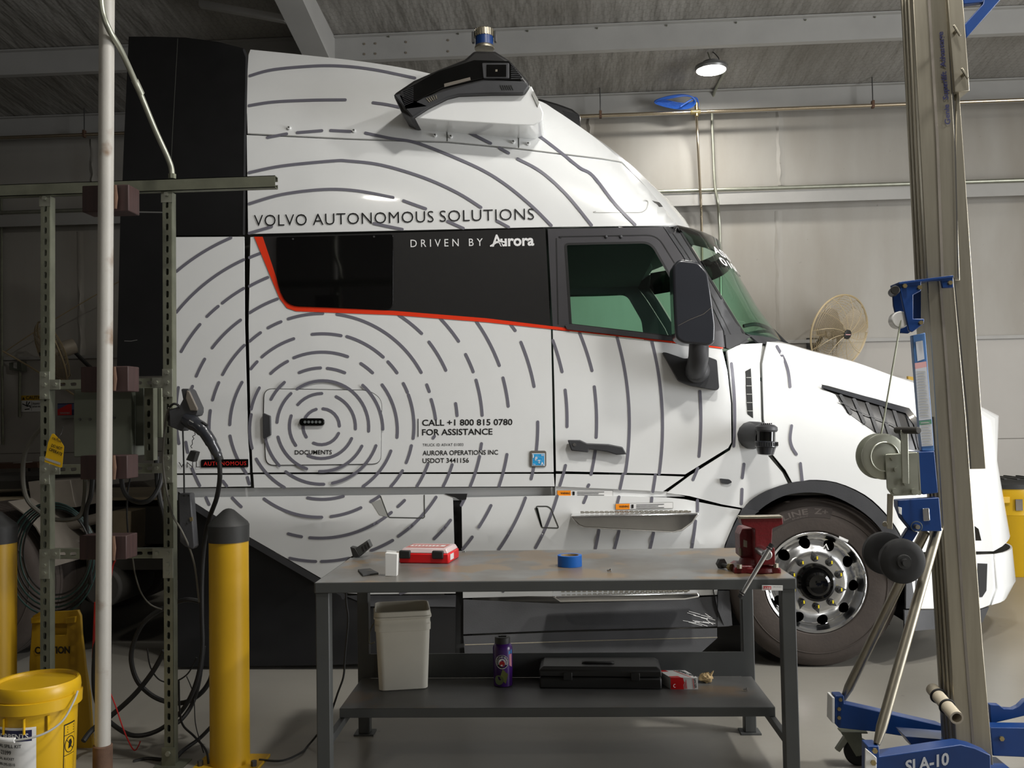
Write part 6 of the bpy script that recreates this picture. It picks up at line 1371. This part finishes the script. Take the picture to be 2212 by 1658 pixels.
# ------------------------------------------------------------------ pipes and conduits at the wall
yp = 10.1
pa, pz = atY(-60, 300, yp), atY(1600, 238, yp); zz = (atY(1255, 251, yp).z+atY(1960, 224.5, yp).z)/2
PI_ = thing('air_pipe', 'long copper air pipe hung on rods along the back wall', 'pipe', (0, yp, zz))
MB().cyl((-7.3, yp, zz), (8.3, yp, zz), .019, n=14).build('pipe', 'copper', PI_)
for px in (1297, 1886, 182, 640):
    x = atY(px, 240, yp).x
    h = MB().cyl((x, yp, zz+.02), (x, yp, ceil_z(yp)-.004), .006, n=8).build('hanger_rod', 'bolt_dark', PI_)
    MB().box((x-.014, yp-.025, zz-.03), (x+.014, yp+.025, zz+.05)).build('pipe_clamp', 'rust', h, bevel=.003)
x = atY(1503, 243, yp).x; MB().cyl((x-.06, yp, zz), (x+.05, yp, zz), .030, n=8).cyl((x+.01, yp, zz+.10), (x+.01, yp, zz-.05), .022, n=12).build('tee_fitting', 'zinc_yellow', PI_, bevel=.004)
BH = thing('hose_coil', 'coil of bright blue air hose beside the pipe fitting', 'hose', atY(1460, 235, yp-.03))
for k in range(5):
    c_ = (1458+1.5*k, 220-1.2*k); MB().tube([atY(c_[0]+(44-2*k)*math.cos(t), c_[1]+(14-1.8*k)*math.sin(t)+3*math.sin(2*t), yp-.03+.06*math.sin(t)) for t in [2*math.pi*j/36 for j in range(36)]], .009, 6, True).build('hose_turn', 'hose_blue', BH)
ptube([(1470, 230, yp-.05), (1490, 217, yp-.05), (1503, 211, yp-.02), (1508, 222, yp), (1507, 235, yp)], yp, .009, 6).build('hose_end', 'hose_blue', BH)
yc_ = 10.3
C1 = recenter(ptube([(1504, 246, yp), (1507, 300, 10.25), (1512, 400, yc_-.02), (1514, 440, yc_-.03), (1516, 520, 10.38), (1522, 1080, 10.44)], yc_, .014, 10).build('conduit', 'copper')); tag(C1, 'vertical copper conduit dropping from the brass tee fitting', 'conduit')
C2 = recenter(ptube([(1570, 140, 9.6), (1562, 160, 9.85), (1552, 180, 10.1), (1541, 207, 10.3), (1538, 250, 10.33), (1541, 330, 10.33), (1544, 395, 10.30), (1550, 435, 10.28), (1553, 470, 10.40), (1556, 570, 10.43), (1562, 1080, 10.43)], yc_, .016, 10).build('conduit', 'galv_light')); tag(C2, 'vertical steel conduit beside the copper one bending to the roof', 'conduit')
GR = recenter(MB().cyl((-7.3, 10.33, atY(1700, 405, 10.33).z), (8.3, 10.33, atY(1700, 405, 10.33).z), .022, n=12).build('wall_pipe', 'galv_light')); tag(GR, 'long steel pipe resting on the girt across the back wall', 'pipe')
# ------------------------------------------------------------------ fans
def fan(c_, n_, D_, lab_, up_hint=(0, 0, 1), wall_to=None):
    c_ = Vector(c_); n_ = Vector(n_).normalized(); e1 = Vector(up_hint).cross(n_).normalized(); e2 = n_.cross(e1); R_ = D_/2
    o = thing('wall_fan', lab_, 'fan', c_)
    P = lambda r_, a_, h: c_+e1*(r_*math.cos(a_))+e2*(r_*math.sin(a_))+n_*h
    MB().torus(c_, n_, R_, .010, 56, 6).build('guard_rim', 'fan_beige', o)
    for sgn, nm in ((1, 'front_guard'), (-1, 'rear_guard')):
        m_ = MB()
        for k in range(24 if sgn > 0 else 14):
            rr = R_*(k+1.6)/(25.6 if sgn > 0 else 15.6); h = sgn*.11*(1-(rr/R_)**2)**.5
            m_.tube([P(rr, 2*math.pi*j/36, h) for j in range(36)], .0023, 4, True)
        for k in range(12):
            a0 = 2*math.pi*k/12
            m_.tube([P(R_*t, a0+.5*t*sgn, sgn*.112*(1-t*t)**.5) for t in [.1, .3, .5, .7, .85, .95, 1.]], .003, 4)
        m_.build(nm, 'fan_beige', o)['kind'] = 'stuff'
    for k in range(3):
        a0 = 2*math.pi*k/3+.5; rows = []
        for j in range(7):
            t = .12+.78*j/6; rows.append([P(R_*t, a0+da*(.42 if t > .3 else .6), .05*(-da)*1.4) for da in (-1, -.5, 0, .5, 1)])
        MB().grid(rows).build('blade', 'fan_blade', o, solid=.003)
    MB().lathe([(.075, .012), (.1, .05), (.118, .05), (.12, .045)], c_, n_, 24).build('badge', 'case_black', o)
    MB().obox(c_+n_*.1215, e1*.036, e2*.005, n_*.001).build('badge_bar', 'label_pink', o)
    MB().lathe([(-.26, .05), (-.25, .085), (-.08, .09), (-.06, .06), (.06, .05)], c_, n_, 24).build('motor', 'fan_blade', o)
    if wall_to is not None:
        w_ = Vector(wall_to); MB().tube(spline([c_-n_*.2, (c_-n_*.25).lerp(w_, .5)+Vector((0, 0, -.08)), w_], 5), .022, 8).build('bracket_arm', 'cap_black', o)
        MB().box(w_+Vector((-.06, -.02, -.09)), w_+Vector((.06, .0, .09))).build('wall_plate', 'cap_black', o)
fc = atY(1813, 718, 9.95)
fan(fc, (.50, -.82, -.26), .80, 'beige wall fan in wire guard showing above the truck hood', wall_to=(fc.x-.15, 10.48, fc.z-.1))
fc = atY(112, 762, 9.9)
fan(fc, (-.70, -.62, -.36), .72, 'beige wall fan in wire guard above the caution placard', wall_to=(fc.x+.35, 10.48, fc.z-.25))
# ------------------------------------------------------------------ trash can
p = atZ(2204, 1247, 0)+Vector((.02, .27, 0))
TCN = thing('trash_can', 'large round yellow trash can with black lid by the back wall', 'trash can', p)
MB().lathe([(0, .255), (.01, .262), (.55, .298), (.56, .306), (.70, .312), (.71, .318), (.80, .32), (.81, .30)], p, (0, 0, 1), 44).build('can_body', 'yellow_plastic', TCN)
ld_ = MB().lathe([(.795, .332), (.835, .332), (.85, .318), (.875, .28), (.88, .01)], p, (0, 0, 1), 44).build('lid', 'cap_black', TCN)
for k in range(5): MB().obox(p+Vector((-.2+.1*k, 0, .88)), (.012, 0, 0), (0, .26-.03*abs(k-2), 0), (0, 0, .005)).build('lid_rib', 'cap_black', ld_)
for s in (-1, 1): MB().obox(p+Vector((s*.12-.02, -.30, .70)), (.035, 0, 0), (0, .02, 0), (0, 0, .03)).build('grip_ledge', 'yellow_plastic', TCN, bevel=.006)
MB().obox(p+Vector((-.03, -.318, .655)), (.03, 0, 0), (0, .004, 0), (0, 0, .05)).build('recycle_mark', 'frame_brown', TCN)
HZ = recenter(plate([(1962, 812), (1980, 815), (1980, 830), (1962, 826)], 10.3, .05).build('yellow_housing', 'yellow_plastic')); tag(HZ, 'small yellow box on the wall just above the hood', 'box')
# ------------------------------------------------------------------ wall items at the left
WS_ = thing('wall_placard', 'slippery when wet caution placard on the back wall', 'sign', atY(80, 889, 10.45))
wy = 10.48
q4 = lambda a_, b_, c_, d_, Y: [atY(x, y, Y) for x, y in ((a_, b_), (c_, b_-1), (c_, d_-1), (a_, d_))]
MB().prism(q4(46, 854, 112, 889, wy), (0, .006, 0)).build('board', 'sticker_white', WS_)
camface(MB().add(q4(46, 854, 112, 864.5, wy-.002), [(0, 1, 2, 3)])).build('yellow_band', 'yellow_plastic', WS_, recalc=False)
mb = MB(); wf_ = lambda x, y: atY(x, y, wy-.004)
text_map('CAUTION', wf_, (56, 862.3), (98, 861.3), 7.5, .02, mb=mb); text_map('Slippery', wf_, (70, 873), (86, 872.6), 4.2, .01, mb=mb); text_map('when wet', wf_, (70, 879.5), (89, 879), 4.2, .01, mb=mb)
mb.add([wf_(x, y) for x, y in ((48, 863), (51, 856.5), (54, 862.8))], [(0, 1, 2)])
mb.add([wf_(x, y) for x, y in ((68, 866), (68.6, 866), (68.6, 887), (68, 887))], [(0, 1, 2, 3)])
for a_, b_ in (((49, 872), (59, 877)), ((59, 877), (65, 876)), ((65, 876), (65.5, 880)), ((57, 876), (58, 867)), ((59, 876), (64, 868)), ((54, 884), (63, 883))):
    ribbon([a_, b_], 2., lambda x, y, o=0: wf_(x, y), 0, mb)
camface(mb).build('placard_print', 'text_black', WS_, recalc=False, smooth=False)
RB = thing('snack_carton', 'red and blue snack carton turned upside down on a shelf', 'carton', atY(142, 898, 10.2))
MB().prism([atY(x, y, 10.2) for x, y in ((124, 871), (162, 870), (162, 896), (124, 897))], (0, .12, 0)).build('carton_body', 'navy', RB, bevel=.003)
mat('carton_blue', (.10, .12, .25), .5)
camface(MB().add([atY(x, y, 10.198) for x, y in ((124.5, 873), (161, 872), (161, 884), (124.5, 886))], [(0, 1, 2, 3)])).build('blue_panel', 'carton_blue', RB, recalc=False)
camface(MB().add([atY(x, y, 10.195) for x, y in ((124.5, 884), (148, 872.5), (155, 872.5), (155, 896), (124.5, 896.5))], [(0, 1, 2, 3, 4)])).build('red_panel', 'sticker_red', RB, recalc=False)
camface(text_map('ORIGINAL', lambda x, y: atY(x, y, 10.19), (151, 889.5), (129, 890), 4, .02)).build('carton_letters', 'seam_light', RB, recalc=False, smooth=False)
OB = thing('outlet_box', 'grey outlet box with conduit on the back wall', 'outlet', atY(33, 800, 10.4))
MB().prism([atY(x, y, 10.38) for x, y in ((19, 783), (46, 779), (48, 802), (20, 798))], (0, .1, 0)).build('box', 'panel_green', OB, bevel=.004)
MB().prism([atY(x, y, 10.375) for x, y in ((29, 783), (36, 782), (36, 796), (29, 794))], (0, .01, 0)).build('cover', 'seam_light', OB)
MB().tube([atY(43, 803, 10.42), atY(42, 900, 10.45)], .016, 8).build('drop_conduit', 'galv', OB)
C3 = recenter(MB().tube([atY(3, 410, 10.42), atY(4, 745, 10.42), atY(6, 960, 10.42)], .014, 8).build('conduit', 'galv')); tag(C3, 'thin upright conduit at the dark left end of the back wall', 'conduit')
RPE = recenter(MB().tube(spline([atY(10, 760, 10.3), atY(60, 726, 10.2), atY(150, 670, 10.1), atY(262, 605, 10.0)], 4), .006, 6).build('guy_rope', 'fan_beige')); tag(RPE, 'taut thin rope slanting up across the wall behind the fan', 'rope')
RP2 = recenter(MB().tube([atY(6, 758, 10.3), atY(60, 789, 10.25), atY(110, 820, 10.2), atY(175, 862, 10.15)], .011, 6).build('guy_rope', 'fan_beige')); tag(RP2, 'pale rope slanting down from the knot behind the fan', 'rope')
SHF = thing('wall_shelf', 'cluttered dark wall shelf at the left end of the back wall', 'shelf', atY(40, 1010, 10.1))
MB().prism([atY(x, y, 10.0) for x, y in ((-60, 1003), (80, 999), (82, 1010), (-60, 1014))], (0, .45, 0)).build('shelf_board', 'wood_dark', SHF)
MB().prism([atY(x, y, 10.02) for x, y in ((28, 999), (48, 998), (48, 1008), (28, 1010))], (0, .2, 0)).build('shelf_tray', 'seam_light', SHF)
for x in (-40, 60): MB().prism([atY(x, 1010, 10.2), atY(x+2, 1060, 10.47), atY(x, 1010, 10.47)], (.03, 0, 0)).build('shelf_bracket', 'frame_dark', SHF)
MB().prism([atY(x, y, 10.4) for x, y in ((128, 893), (160, 892), (160, 902), (128, 903))], (0, .08, 0)).build('upper_tray', 'seam_light', SHF)
